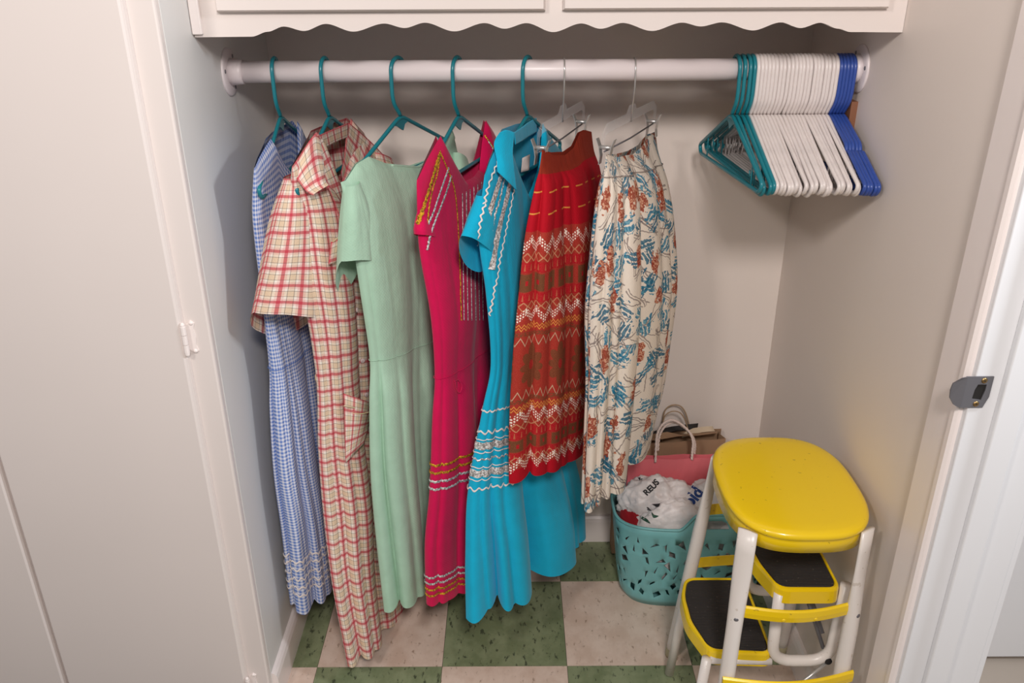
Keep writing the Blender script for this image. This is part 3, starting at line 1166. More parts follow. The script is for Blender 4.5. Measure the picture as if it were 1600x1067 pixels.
s2 = Cloth([(448, 279, 1.535, 476, 268, 1.60, 0.02, 0.0), (432, 335, 1.52, 482, 330, 1.62, 0.045, 0.0015), (416, 410, 1.51, 490, 405, 1.64, 0.06, 0.0025), (399, 487, 1.50, 500, 492, 1.65, 0.07, 0.003)],
           nf=90, nt=50, circ=0.46, tilt=(0, 0.045), folds=((4, 1.0, 0.3, 0.2), (7, 0.4, 0.2, 0.1)), hem=0.0)
s2.make('sleeve', M['plaid'], g2)
s2b = Cloth([(585, 238, 1.88, 606, 250, 1.94, 0.02, 0.0), (590, 300, 1.88, 620, 300, 1.96, 0.04, 0.001), (594, 380, 1.88, 628, 380, 1.98, 0.045, 0.002)],
            nf=60, nt=30, circ=0.44, folds=((4, 1.0, 0.3, 0.2),), hem=0.0)
s2b.make('sleeve', M['plaid'], g2)
# collar: near flap, far flap, back stand
sheet('collar', [[(456, 268, 1.535), (474, 236, 1.56), (490, 212, 1.59), (500, 216, 1.61)], [(465, 282, 1.53), (480, 262, 1.545), (494, 250, 1.57), (505, 250, 1.59)],
                 [(478, 298, 1.525), (490, 290, 1.54), (502, 284, 1.55), (508, 280, 1.57)], [(489, 305, 1.52), (498, 298, 1.53), (507, 293, 1.54), (513, 289, 1.55)]], M['plaid'], g2)
sheet('collar', [[(545, 192, 1.80), (562, 206, 1.84), (584, 226, 1.88), (604, 248, 1.92)], [(541, 215, 1.78), (556, 235, 1.81), (574, 252, 1.85), (592, 268, 1.88)],
                 [(538, 245, 1.76), (546, 262, 1.78), (556, 280, 1.80), (568, 292, 1.82)], [(533, 270, 1.74), (536, 285, 1.745), (541, 300, 1.75), (548, 312, 1.76)]], M['plaid'], g2)
sheet('collar_stand', [[(492, 214, 1.60), (504, 209, 1.65), (520, 202, 1.71), (544, 192, 1.79)], [(496, 232, 1.61), (508, 230, 1.66), (524, 222, 1.72), (544, 214, 1.79)]], M['plaid'], g2, nv=8)
sheet('placket', [[(512, 290, 1.575), (522, 298, 1.60)], [(532, 345, 1.60), (545, 340, 1.64)], [(550, 420, 1.63), (562, 410, 1.66)]], M['plaid'], g2, nu=6, nv=20)
pk = patch_px(c2, 'chest_pocket', [(510, 377), (545, 358), (540, 402), (506, 412)], M['plaid'], g2, off=0.012, sag=0.004)
pk2 = patch_px(c2, 'skirt_pocket', [(529, 612), (578, 628), (560, 690), (532, 720)], M['plaid'], g2, off=0.016, sag=0.012)
px_trim(c2, [(510, 377), (527, 366), (546, 357)], 0.0012, M['cream_piping'], g2, 'pocket_edging', off=0.015)
px_trim(c2, [(529, 627), (545, 640), (560, 642), (578, 629)], 0.0014, M['cream_piping'], g2, 'pocket_edging', off=0.026)
for b in ((556, 484), (566, 563), (572, 616), (575, 668)):
    button(c2, b[0], b[1], g2)
bl = [at_y(u, v, 1.553) for u, v in ((501, 578), (494, 584), (495, 596), (503, 606))]
tube('belt_loop', catmull(bl, 16), 0.0016, M['cream_piping'], g2, 6)

# --- mint dress
g3 = thing('mint_dress', 'plain mint green short sleeved dress with boat neck, third from left', 'dress', (-0.22, YR, 1.24))
place_hanger('teal', -0.222, math.radians(-25), 'teal plastic tube hanger holding the mint green dress', 'teal hangers with dresses')
c3 = Cloth([(540, 292, 1.55, 722, 252, 1.92, 0.003, 0.0), (547, 345, 1.55, 725, 320, 1.92, 0.035, 0.002), (566, 460, 1.56, 724, 420, 1.92, 0.04, 0.004),
            (580, 562, 1.57, 714, 500, 1.90, 0.036, 0.003), (582, 620, 1.56, 708, 560, 1.90, 0.042, 0.010), (585, 730, 1.55, 703, 650, 1.92, 0.05, 0.013), (594, 830, 1.55, 698, 740, 1.92, 0.056, 0.014),
            (607, 943, 1.55, 692, 830, 1.92, 0.055, 0.015)],
           [(540, 292), (556, 266), (574, 254), (598, 264), (640, 267), (672, 255), (692, 230), (703, 208), (722, 252)],
           [(540, 292), (556, 266), (574, 254), (598, 268), (640, 270), (672, 257), (692, 230), (703, 208), (722, 252)], blend=0.12, circ=1.2, hang=(-0.222, -25), back=0.4,
           folds=((7, 1.0, 2.2, 0.4), (12, 0.45, 1.7, -0.4), (3, 0.5, 0.2, 0.6)))
c3.make('dress_body', M['mint'], g3)
s3 = Cloth([(540, 291, 1.545, 556, 282, 1.575, 0.016, 0.0), (537, 340, 1.535, 566, 332, 1.60, 0.03, 0.002), (534, 408, 1.53, 568, 412, 1.62, 0.042, 0.0012)],
           nf=80, nt=40, circ=0.4, tilt=(0, 0.05), folds=((4, 1.0, 0.3, 0.2), (7, 0.4, 0.2, 0.1)), hem=0.0)
s3.make('sleeve', M['mint'], g3)
s3b = Cloth([(712, 238, 1.88, 724, 252, 1.94, 0.016, 0.0), (714, 300, 1.88, 736, 300, 1.96, 0.03, 0.001), (716, 380, 1.88, 742, 380, 1.97, 0.034, 0.002)],
            nf=60, nt=30, circ=0.4, folds=((4, 1.0, 0.3, 0.2),), hem=0.0)
s3b.make('sleeve', M['mint'], g3)
band_trim(c3, c3.ts[3], 0.0007, M['mint'], g3, 'waist_seam')
p3, n3 = c3.at(np.linspace(0.2, 0.8, 120), np.full(120, 0.003))
build('neck_binding', *tube_geo(p3, 0.0026, 6), M['mint'], g3)

# --- magenta patio dress
g4 = thing('magenta_dress', 'bright magenta patio dress with gold and silver braid, hanging fourth from left', 'dress', (-0.105, YR, 1.24))
place_hanger('teal', -0.105, math.radians(-18), 'teal plastic tube hanger holding the magenta dress', 'teal hangers with dresses')
c4 = Cloth([(655, 335, 1.54, 795, 255, 1.92, 0.003, 0.0), (658, 385, 1.545, 795, 310, 1.92, 0.028, 0.002), (678, 500, 1.56, 792, 430, 1.90, 0.034, 0.004),
            (683, 590, 1.57, 783, 510, 1.88, 0.03, 0.003), (681, 650, 1.56, 786, 570, 1.89, 0.034, 0.008), (677, 765, 1.555, 796, 680, 1.90, 0.042, 0.009), (670, 850, 1.55, 800, 760, 1.91, 0.046, 0.011),
            (672, 937, 1.55, 800, 835, 1.92, 0.046, 0.011)],
           [(650, 305), (665, 270), (685, 230), (700, 270), (712, 299), (730, 291), (744, 280), (750, 240), (757, 203), (795, 255)],
           [(650, 305), (665, 270), (685, 230), (700, 265), (712, 288), (730, 281), (744, 270), (750, 240), (757, 203), (795, 255)], blend=0.15, circ=1.2, hang=(-0.105, -18), lift=0.022,
           folds=((7, 1.0, 0.4, 0.4), (12, 0.5, 1.7, -0.4), (3, 0.5, 0.2, 0.6)))
c4.make('dress_body', M['pink'], g4)
s4 = Cloth([(655, 332, 1.54, 668, 300, 1.58, 0.01, 0.0), (652, 358, 1.53, 672, 350, 1.60, 0.02, 0.001), (653, 366, 1.53, 676, 372, 1.61, 0.022, 0.001)], nf=50, nt=16, circ=0.3, folds=((4, 1.0, 0.3, 0.2),), hem=0)
s4.make('cap_sleeve', M['pink'], g4)
px_trim(c4, [(686, 236), (697, 262), (708, 292), (713, 330), (716, 380), (718, 430), (720, 500)], 0.0016, M['gold'], g4, 'gold_braid', 0.0006, 0.006)
px_trim(c4, [(684, 240), (675, 268), (668, 292), (661, 315), (656, 340), (655, 358)], 0.0042, M['gold'], g4, 'gold_braid', 0.001, 0.012, off=0.006)
px_trim(c4, [(686, 246), (682, 272), (675, 295), (670, 320), (667, 350), (666, 368)], 0.0020, M['gold'], g4, 'gold_braid', 0.0006, 0.008)
px_trim(c4, [(700, 262), (692, 285), (684, 308), (676, 332), (668, 350)], 0.0026, M['silver'], g4, 'silver_braid', 0.0006, 0.008)
px_trim(c4, [(704, 275), (697, 298), (688, 322), (680, 342), (672, 366), (667, 390)], 0.0026, M['silver'], g4, 'silver_braid', 0.0006, 0.008)
for x in (721, 727, 733, 739, 745, 751):
    px_trim(c4, [(x, 303 - (x - 721)*0.6), (x + 1, 380), (x + 2, 450), (x + 3, 500)], 0.0009, M['silver'], g4, 'silver_braid', 0.0003, 0.006, n=70)
for dx in (0, 9, 20):
    px_trim(c4, [(757 + dx*0.6, 212 + dx*1.0), (771 + dx*0.4, 232 + dx*1.1), (782 + dx*0.2, 250 + dx*1.2)], 0.0016, M['gold'] if dx == 0 else M['silver'], g4, 'shoulder_braid', 0.0004, 0.006, n=40)
tT = c4.ts[5]
for dt, mt in ((-0.070, 'gold'), (-0.050, 'gold'), (-0.028, 'silver'), (-0.008, 'silver')):
    band_trim(c4, tT + dt, 0.0030, M[mt], g4, mt + '_braid', 0.0008, 0.010)
for dt, mt in ((0.925, 'silver'), (0.941, 'silver'), (0.957, 'gold'), (0.972, 'gold')):
    band_trim(c4, dt, 0.0030, M[mt], g4, mt + '_braid', 0.0008, 0.010)
lp = [c4.hit(u, v)[0] + np.array((0, -0.006, 0)) for u, v in ((710, 594), (717, 592), (722, 602), (718, 612), (713, 604), (711, 594))]
tube('thread_loop', catmull(lp, 24), 0.0011, M['pink'], g4, 6)
band_trim(c4, c4.ts[3], 0.0007, M['pink'], g4, 'waist_seam')

# --- turquoise patio dress
g5 = thing('turquoise_dress', 'turquoise collared patio dress with silver and rickrack bands, fifth from left', 'dress', (0.03, YR, 1.24))
place_hanger('teal', 0.033, math.radians(-22), 'teal plastic tube hanger holding the turquoise dress', 'teal hangers with dresses')
c5 = Cloth([(748, 312, 1.54, 872, 235, 1.92, 0.003, 0.0), (750, 365, 1.545, 872, 300, 1.92, 0.035, 0.002), (762, 460, 1.55, 868, 400, 1.90, 0.036, 0.004),
            (769, 570, 1.56, 858, 490, 1.88, 0.030, 0.004), (757, 638, 1.54, 864, 570, 1.89, 0.036, 0.006), (737, 768, 1.52, 880, 680, 1.90, 0.056, 0.012), (740, 860, 1.51, 896, 760, 1.92, 0.060, 0.024),
            (744, 935, 1.50, 898, 815, 1.93, 0.064, 0.030)],
           [(748, 312), (764, 262), (785, 212), (797, 262), (812, 318), (830, 262), (838, 200), (872, 240)],
           [(748, 312), (764, 262), (785, 212), (810, 204), (838, 200), (872, 240)], blend=0.15, circ=1.3, hang=(0.033, -22), back=0.45,
           folds=((8, 1.0, 0.9, 0.3), (13, 0.45, 1.7, -0.4), (3, 0.6, 0.6, 0.6)), hem=0.012)
c5.make('dress_body', M['turq'], g5)
s5 = Cloth([(748, 306, 1.54, 764, 292, 1.58, 0.014, 0.0), (735, 338, 1.525, 768, 345, 1.60, 0.028, 0.001), (722, 368, 1.51, 768, 412, 1.60, 0.028, 0.001)],
           nf=70, nt=30, circ=0.35, tilt=(0, 0.03), folds=((4, 1.0, 0.3, 0.2),), hem=0)
s5.make('sleeve', M['turq'], g5)
sheet('collar', [[(781, 207, 1.580), (791, 203, 1.592), (804, 207, 1.612)], [(772, 224, 1.572), (786, 232, 1.578), (801, 236, 1.600)], [(776, 250, 1.562), (789, 258, 1.564), (803, 262, 1.585)],
                 [(777, 268, 1.552), (791, 281, 1.556), (807, 297, 1.580)]], M['turq'], g5)
sheet('collar_stand', [[(803, 207, 1.615), (814, 200, 1.67), (826, 191, 1.73), (838, 184, 1.79)], [(805, 226, 1.622), (816, 220, 1.68), (828, 212, 1.74), (839, 206, 1.80)]], M['turq'], g5, nv=8)
lb = sheet('size_label', [[(816, 247, 1.69), (828, 241, 1.70)], [(814, 269, 1.69), (827, 266, 1.70)]], M['care_label'], g5, nu=5, nv=5, th=0.0008)
px_trim(c5, [(781, 238), (770, 262), (760, 290), (757, 312), (752, 330), (747, 352), (744, 380)], 0.0020, M['rickrack'], g5, 'rickrack_trim', 0.0022, 0.014, off=0.006)
px_trim(s5, [(757, 318), (752, 336), (748, 356), (745, 384)], 0.0020, M['rickrack'], g5, 'rickrack_trim', 0.0022, 0.014, off=0.003, n=60)
px_trim(c5, [(782, 270), (775, 292), (767, 318), (760, 340)], 0.0066, M['silver'], g5, 'silver_braid', 0.0004, 0.02, off=0.004)
px_trim(c5, [(786, 280), (779, 312), (772, 335), (767, 362)], 0.0024, M['silver'], g5, 'silver_braid', 0.0010, 0.012, off=0.003)
px_trim(c5, [(795, 285), (790, 310), (781, 345), (774, 380), (768, 420)], 0.0066, M['silver'], g5, 'silver_braid', 0.0004, 0.02, off=0.003)
px_trim(c5, [(801, 296), (796, 325), (789, 360), (781, 400), (776, 432), (770, 462), (766, 492)], 0.0018, M['rickrack'], g5, 'rickrack_trim', 0.0020, 0.014, off=0.003)
tA, tB = c5.ts[4], c5.ts[5]


def tl(v):
    return tA + (tB - tA)*(v - 638)/(768 - 638)


band_trim(c5, tl(640), 0.0018, M['rickrack'], g5, 'rickrack_trim', 0.0014, 0.012, n=900)
band_trim(c5, tl(672), 0.0022, M['rickrack'], g5, 'rickrack_trim', 0.0030, 0.018, n=900)
band_trim(c5, tl(692), 0.0085, M['silver'], g5, 'silver_braid', 0.0008, 0.022, n=900)
band_trim(c5, tl(712), 0.0020, M['silver'], g5, 'silver_braid', 0.0020, 0.014, n=900)
band_trim(c5, tl(733), 0.0085, M['silver'], g5, 'silver_braid', 0.0008, 0.022, n=900)
band_trim(c5, tl(757), 0.0022, M['rickrack'], g5, 'rickrack_trim', 0.0030, 0.018, n=900)
for v_ in (683, 702, 724, 743):
    band_trim(c5, tl(v_), 0.0012, M['rickrack'], g5, 'braid_edging', 0.0008, 0.022, n=900)


# --- clear clip hangers
def clip_hanger(px_hook, near, far, label):
    hx_ = at_y(px_hook, 112, YR - RR)[0]
    root = thing('clip_hanger', label, 'hanger', (hx_, YR, ZR), 'clear clip hangers')
    A, B = np.array(near), np.array(far)
    mid = np.array((hx_, YR, 0.0))
    R = RR + 0.0018
    pts = [np.array((hx_, YR, ZR - 0.100)), np.array((hx_, YR - 0.002, ZR - 0.070)), np.array((hx_, YR - 0.010, ZR - 0.058)), np.array((hx_, YR - R, ZR - 0.03)), np.array((hx_, YR - R, ZR))]
    for k in range(1, 15):
        a = PI - k*PI*1.1/14
        pts.append(np.array((hx_, YR + R*math.cos(a), ZR + R*math.sin(a))))
    tube('hook', pts, 0.0016, M['chrome'], root, 8)
    d = B - A
    d = d/np.linalg.norm(d)
    nrm = np.cross(d, (0, 0, 1.0))
    nrm /= np.linalg.norm(nrm)
    zb = ZR - 0.100
    L = np.linalg.norm((B - A)[:2])
    c_ = np.array((hx_, YR, zb))
    e0, e1 = c_ - d*[1, 1, 0]*L*0.5, c_ + d*[1, 1, 0]*L*0.5
    e0[2] = e1[2] = zb
    dh_ = (e1 - e0)/np.linalg.norm(e1 - e0)
    Lb = np.linalg.norm(e1 - e0)
    prof = [(-0.012, -0.03), (-0.012, 0.006), (0.01, 0.020), (Lb*0.5 - 0.03, 0.020), (Lb*0.5 - 0.014, 0.034), (Lb*0.5 + 0.014, 0.034), (Lb*0.5 + 0.03, 0.020), (Lb - 0.01, 0.020), (Lb + 0.012, 0.006),
            (Lb + 0.012, -0.03), (Lb + 0.004, -0.03), (Lb + 0.003, -0.004), (Lb - 0.012, 0.002), (0.012, 0.002), (-0.003, -0.004), (-0.004, -0.03)]
    th = 0.0035
    V = []
    for s_ in (-1, 1):
        for x, z in prof:
            V.append(e0 + dh_*x + np.array((0, 0, z)) + nrm*s_*th/2)
    n = len(prof)
    idx = list(range(n))
    F = [(0, 1, 14, 15), (1, 2, 13, 14), (2, 3, 12, 13)] if False else []
    tri = [(0, 1, 14, 15), (1, 2, 13, 14), (2, 7, 12, 13), (7, 8, 11, 12), (8, 9, 10, 11), (3, 4, 5, 6)]
    for q in tri:
        F.append(q)
        F.append(tuple(i + n for i in q)[::-1])
    for k in range(n):
        F.append((k, n + k, n + (k + 1) % n, (k + 1) % n))
    bar = build('clear_bar', V, F, M['clear'], root, smooth=False)
    bevel(bar, 0.001)
    # lower rod and clips
    ra, rb = e0 + np.array((0, 0, -0.030)), e1 + np.array((0, 0, -0.030))
    tube('clip_rod', [ra, (ra + rb)/2 + np.array((0, 0, -0.003)), rb], 0.0017, M['dull_steel'], root, 8)
    for P, s_ in ((ra + dh_*0.008, 1), (rb - dh_*0.008, -1)):
        cb = build('clip', *merge(cyl_geo(P - nrm*0.0115 + np.array((0, 0, 0.006)), nrm, 0.004, 0.023, 10)), M['chrome'], root)
        for side in (-1, 1):
            q = []
            prof2 = [(0.022, 0.017), (0.008, 0.0115), (-0.010, 0.0085), (-0.026, 0.0105)]
            V = []
            for z, o_ in prof2:
                for wx in (-0.0075, 0.0075):
                    V.append(P + dh_*wx + nrm*side*o_ + np.array((0, 0, z)))
            for z, o_ in prof2:
                for wx in (-0.0075, 0.0075):
                    V.append(P + dh_*wx + nrm*side*(o_ + 0.0014) + np.array((0, 0, z)))
            F = []
            for k in range(3):
                a = 2*k
                F += [(a, a + 1, a + 3, a + 2), (8 + a, 8 + a + 2, 8 + a + 3, 8 + a + 1), (a, a + 2, 8 + a + 2, 8 + a), (a + 1, 8 + a + 1, 8 + a + 3, a + 3)]
            F += [(0, 8, 9, 1), (6, 7, 15, 14)]
            build('clip_jaw', V, F, M['chrome'], cb, smooth=False)
    return root


clip_hanger(882, at_y(848, 225, 1.60), at_y(914, 190, 1.88), 'clear plastic clip hanger with chrome hook holding the red skirt')
clip_hanger(993, at_y(948, 225, 1.60), at_y(1024, 185, 1.88), 'clear plastic clip hanger with chrome hook holding the printed skirt')

# --- red woven skirt
g6 = thing('red_skirt', 'red woven skirt with bands of geometric patterns, clipped to a clear hanger', 'skirt', (0.11, YR, 1.2))
c6 = Cloth([(847, 234, 1.585, 924, 206, 1.90, 0.004, 0.0), (843, 265, 1.575, 926, 236, 1.90, 0.013, 0.001), (838, 290, 1.57, 928, 262, 1.90, 0.030, 0.006), (826, 365, 1.55, 932, 330, 1.91, 0.045, 0.012), (819, 460, 1.54, 936, 420, 1.91, 0.052, 0.014),
            (813, 560, 1.53, 936, 520, 1.91, 0.054, 0.015), (809, 660, 1.53, 932, 600, 1.91, 0.054, 0.015), (808, 740, 1.53, 925, 672, 1.91, 0.054, 0.015)],
           [(847, 234), (862, 242), (880, 242), (893, 231), (903, 207), (912, 203), (924, 206)],
           [(847, 234), (862, 238), (880, 237), (893, 228), (903, 207), (912, 203), (924, 206)], blend=0.12, circ=1.1,
           folds=((5, 0.9, 0.6, 0.25), (8, 0.8, 2.4, 0.2), (13, 0.3, 1.7, -0.3)), unit_v=True, hem=0.002, slot=0.0, back=0.25)
c6.make('skirt_body', M['red_skirt'], g6)

# --- printed skirt
g7 = thing('printed_skirt', 'cream gathered skirt printed with teal leaves and rust figures, rightmost garment', 'skirt', (0.25, YR, 1.2))
c7 = Cloth([(947, 241, 1.585, 1024, 206, 1.90, 0.004, 0.001), (946, 262, 1.58, 1026, 236, 1.90, 0.014, 0.004), (942, 300, 1.57, 1029, 280, 1.90, 0.034, 0.008), (934, 380, 1.55, 1036, 345, 1.90, 0.042, 0.011), (926, 490, 1.54, 1040, 440, 1.90, 0.048, 0.013),
            (925, 600, 1.54, 1034, 530, 1.90, 0.040, 0.014), (921, 700, 1.54, 1026, 596, 1.90, 0.036, 0.015), (918, 786, 1.54, 1012, 640, 1.90, 0.034, 0.016)],
           [(947, 241), (962, 245), (985, 241), (1000, 228), (1012, 212), (1024, 206)],
           [(947, 241), (962, 241), (985, 236), (1000, 226), (1012, 211), (1024, 206)], blend=0.1, circ=1.0,
           folds=((8, 1.0, 0.2, 0.3), (13, 0.6, 1.2, -0.3), (3, 0.4, 0.6, 0.6)), hem=0.006, slot=0.0)
c7.make('skirt_body', M['toile'], g7)
band_trim(c7, 0.075, 0.0012, M['toile'], g7, 'waistband_seam')

# ------------------------------------------------------------ laundry basket
bk = thing('laundry_basket', 'aqua plastic laundry basket with cut-out pattern, on the floor behind the yellow stool', 'basket', (0.47, 1.855, 0))
BX, BY, RX, RY, BH = 0.472, 1.846, 0.208, 0.112, 0.262


def sellipse(n, rx, ry, e):
    a = np.linspace(0, 2*PI, n, endpoint=False) + PI/2
    c_, s_ = np.cos(a), np.sin(a)
    return np.stack([rx*np.sign(c_)*np.abs(c_)**(2/e), ry*np.sign(s_)*np.abs(s_)**(2/e)], 1)


SE = sellipse(720, RX, RY, 3.4)
SE = np.concatenate([SE, SE[:1]])
SL = np.concatenate([[0], np.cumsum(np.linalg.norm(np.diff(SE, axis=0), axis=1))])
PER = SL[-1]


def basket_pt(s_, z, off=0.0):
    x, y = np.interp(s_ % PER, SL, SE[:, 0]), np.interp(s_ % PER, SL, SE[:, 1])
    k = 0.86 + 0.14*min(1, max(0, z/BH))**0.8
    if z < 0.03:
        k -= 0.05*(1 - z/0.03)**2
    r = math.hypot(x, y)
    return (BX + x*k + x/r*off, BY + y*k + y/r*off, z + 0.001)


def btop(s_):
    h = BH
    for c_ in (S_HANDLE, ):
        d = min(abs(s_ - c_), PER - abs(s_ - c_))
        q = min(1, max(0, 1 - (d - 0.035)/0.05))
        h += 0.048*q*q*(3 - 2*q)
    d2 = min(abs(s_ - (S_HANDLE + PER/2) % PER), PER - abs(s_ - (S_HANDLE + PER/2) % PER))
    q = min(1, max(0, 1 - (d2 - 0.035)/0.05))
    return h + 0.03*q*q*(3 - 2*q)


S_HANDLE = float(SL[np.argmin((SE[:-1, 0] - 0.030)**2 + (SE[:-1, 1] + RY)**2)])
pts, edges, holes = [], [], []


def addpoly(poly, close=True):
    i0 = len(pts)
    pts.extend(poly)
    m_ = len(poly)
    for k in range(m_ if close else m_ - 1):
        edges.append((i0 + k, i0 + (k + 1) % m_))


NS = 150
outerp = [(PER*k/NS, 0.0) for k in range(NS + 1)] + [(PER*(1 - k/NS), btop(PER*(1 - k/NS))) for k in range(NS + 1)]
addpoly(outerp)
holes.append([(S_HANDLE - 0.042, BH + 0.002), (S_HANDLE + 0.042, BH + 0.002), (S_HANDLE + 0.034, BH + 0.022), (S_HANDLE + 0.02, BH + 0.029), (S_HANDLE - 0.02, BH + 0.029), (S_HANDLE - 0.034, BH + 0.022)])
cents = []
tries = 0
while len(cents) < 150 and tries < 6000:
    tries += 1
    s_, z_ = random.uniform(0.02, PER - 0.02), random.uniform(0.042, 0.222)
    if any((s_ - a)**2 + ((z_ - b)*1.0)**2 < 0.026**2 for a, b in cents):
        continue
    cents.append((s_, z_))
    big = random.random() < 0.5
    L_, W_ = (random.uniform(0.012, 0.017), random.uniform(0.007, 0.011)) if big else (random.uniform(0.011, 0.016), random.uniform(0.0028, 0.005))
    an = random.choice([random.gauss(PI/2, 0.35), random.gauss(PI/2, 0.35), random.uniform(0, PI)])
    shp = random.choice([[(-1, -0.3), (1, -0.9), (0.6, 1)], [(-1, 0), (0, -1), (1, -0.2), (0.1, 1)], [(-1, -0.8), (1, 0), (-0.7, 0.9)], [(-0.9, -0.5), (0.8, -1), (1, 0.6), (-0.3, 1)]])
    holes.append([(s_ + a*L_*math.cos(an) - b*W_*math.sin(an), z_ + a*L_*math.sin(an) + b*W_*math.cos(an)) for a, b in shp])
for h in holes:
    addpoly(h)
for i in range(1, 120):
    for j in range(1, 11):
        s_ = PER*i/120
        z_ = BH*j/11
        pts.append((s_, z_))


def inside(p, poly):
    c_ = False
    n_ = len(poly)
    for i in range(n_):
        a, b = poly[i], poly[(i + 1) % n_]
        if (a[1] > p[1]) != (b[1] > p[1]) and p[0] < (b[0] - a[0])*(p[1] - a[1])/(b[1] - a[1]) + a[0]:
            c_ = not c_
    return c_


res = delaunay_2d_cdt([Vector(p) for p in pts], edges, [], 0, 1e-5)
hb = [(min(p[0] for p in h), max(p[0] for p in h), min(p[1] for p in h), max(p[1] for p in h), h) for h in holes]
FB = []
for t_ in res[2]:
    c_ = sum((res[0][i] for i in t_), Vector((0, 0)))/3
    if c_[1] > btop(c_[0]) - 1e-6:
        continue
    if any(a < c_[0] < b and e < c_[1] < g and inside(c_, h) for a, b, e, g, h in hb):
        continue
    FB.append(t_)
wallo = build('basket_wall', [basket_pt(p[0], p[1]) for p in res[0]], FB, M['basket'], bk)
solid(wallo, 0.0028)
rimp = [basket_pt(PER*k/240, btop(PER*k/240), 0.001) for k in range(240)]
tube('rim', rimp, 0.0038, M['basket'], bk, 8, True)
V = [basket_pt(PER*k/80, 0.001) for k in range(80)] + [(BX, BY, 0.003)]
build('base', V, [(k, (k + 1) % 80, 80) for k in range(80)], M['basket'], bk)


# plastic bags
def blob(name, c, r, mat, amp, freq, seed, parent=None, sub=5, squash=0.0):
    from mathutils import noise
    bm = bmesh.new()
    bmesh.ops.create_icosphere(bm, subdivisions=sub, radius=1.0)
    for v in bm.verts:
        p = v.co.copy()
        q = p*freq + Vector((seed*3.1, seed*1.7, seed*0.9))
        n1 = noise.noise(q)
        rd = 1 - abs(noise.noise(q*1.7 + Vector((5, 1, 2))))*1.6
        rd2 = 1 - abs(noise.noise(q*3.3 + Vector((n1, 0, 2*n1))))*2.0
        rd3 = 1 - abs(noise.noise(q*6.5 + Vector((2*rd, 1, 0))))*2.0
        k = 1 + amp*(0.7*n1 + 0.55*rd - 0.34 + 0.30*rd2 + 0.17*rd3)
        v.co = Vector((c[0] + p.x*r[0]*k, c[1] + p.y*r[1]*k, c[2] + p.z*r[2]*k))
    V = [tuple(v.co) for v in bm.verts]
    F = [tuple(v.index for v in f.verts) for f in bm.faces]
    bm.free()
    o = build(name, V, F, mat, parent)
    return o, BVHTree.FromPolygons([Vector(p) for p in V], F)


bag_m = Mat('thin_white_plastic', (226, 218, 216), 0.38)
bag_m.b.inputs['Subsurface Weight'].default_value = 0.15
bag_m.b.inputs['Subsurface Radius'].default_value = (0.02, 0.018, 0.016)
bag_m.obj()
bag_m.bump(bag_m.noise(55, 4, None, 0.6), 0.5, 0.004)
M['bag'] = bag_m.mat
M['ink_black'] = Mat('black_ink', (44, 42, 44), 0.6).mat
M['ink_blue'] = Mat('blue_ink', (32, 64, 128), 0.6).mat
M['ink_green'] = Mat('green_ink', (44, 84, 66), 0.6).mat


def drape_text(name, body, u, v, Y, h, rot, mat, parent, bvh, n=(0, -0.85, 0.52)):
    """flat lettering laid onto a crumpled bag"""
    cu = bpy.data.curves.new(name, 'FONT')
    cu.body = body
    cu.size = h
    cu.align_x = 'CENTER'
    cu.align_y = 'CENTER'
    cu.offset = h*0.04
    to = bpy.data.objects.new(name, cu)
    C.objects.link(to)
    dg = bpy.context.evaluated_depsgraph_get()
    me = bpy.data.meshes.new_from_object(to.evaluated_get(dg))
    bpy.data.objects.remove(to)
    bm = bmesh.new()
    bm.from_mesh(me)
    bmesh.ops.triangulate(bm, faces=bm.faces)
    for _ in range(2):
        bmesh.ops.subdivide_edges(bm, edges=[e for e in bm.edges if e.calc_length() > h*0.12], cuts=1)
        bmesh.ops.triangulate(bm, faces=bm.faces)
    c = Vector(at_y(u, v, Y))
    nn = Vector(n).normalized()
    right = Vector((1, 0, 0))
    upv = nn.cross(right)
    r2 = right*math.cos(rot) + upv*math.sin(rot)
    u2 = upv*math.cos(rot) - right*math.sin(rot)
    V = []
    for vt in bm.verts:
        p = c + r2*vt.co.x + u2*vt.co.y
        loc, nor, _, _ = bvh.ray_cast(p + nn*0.3, -nn)
        if loc is None:
            loc, nor, _, _ = bvh.find_nearest(p)
        V.append(loc + nn*0.0012)
    F = [[q.index for q in f.verts] for f in bm.faces]
    bm.free()
    return build(name, V, F, mat, parent, smooth=False)


def drape_poly(name, poly, Y, mat, parent, bvh, n=(0, -0.85, 0.52)):
    nn = Vector(n).normalized()
    P = catmull(poly, 24, True)
    P = np.concatenate([P, P.mean(0)[None], (P + P.mean(0))/2])
    V = []
    for u, v in P:
        p = Vector(at_y(u, v, Y))
        d = (Vector(O0) - p).normalized()
        loc, nor, _, _ = bvh.ray_cast(p + d*0.3, -d)
        if loc is None:
            loc, nor, _, _ = bvh.find_nearest(p)
        V.append(loc + d*0.0013)
    F = []
    for k in range(24):
        j = (k + 1) % 24
        F += [(k, j, 25 + j, 25 + k), (25 + k, 25 + j, 24)]
    return build(name, V, F, mat, parent, smooth=False)


def bag(label, c, r, seed, amp=0.22, freq=1.5):
    o, bv = blob('plastic_bag', c, r, M['bag'], amp, freq, seed)
    tag(o, label, 'plastic bag', 'plastic bags in the basket')
    return o, bv


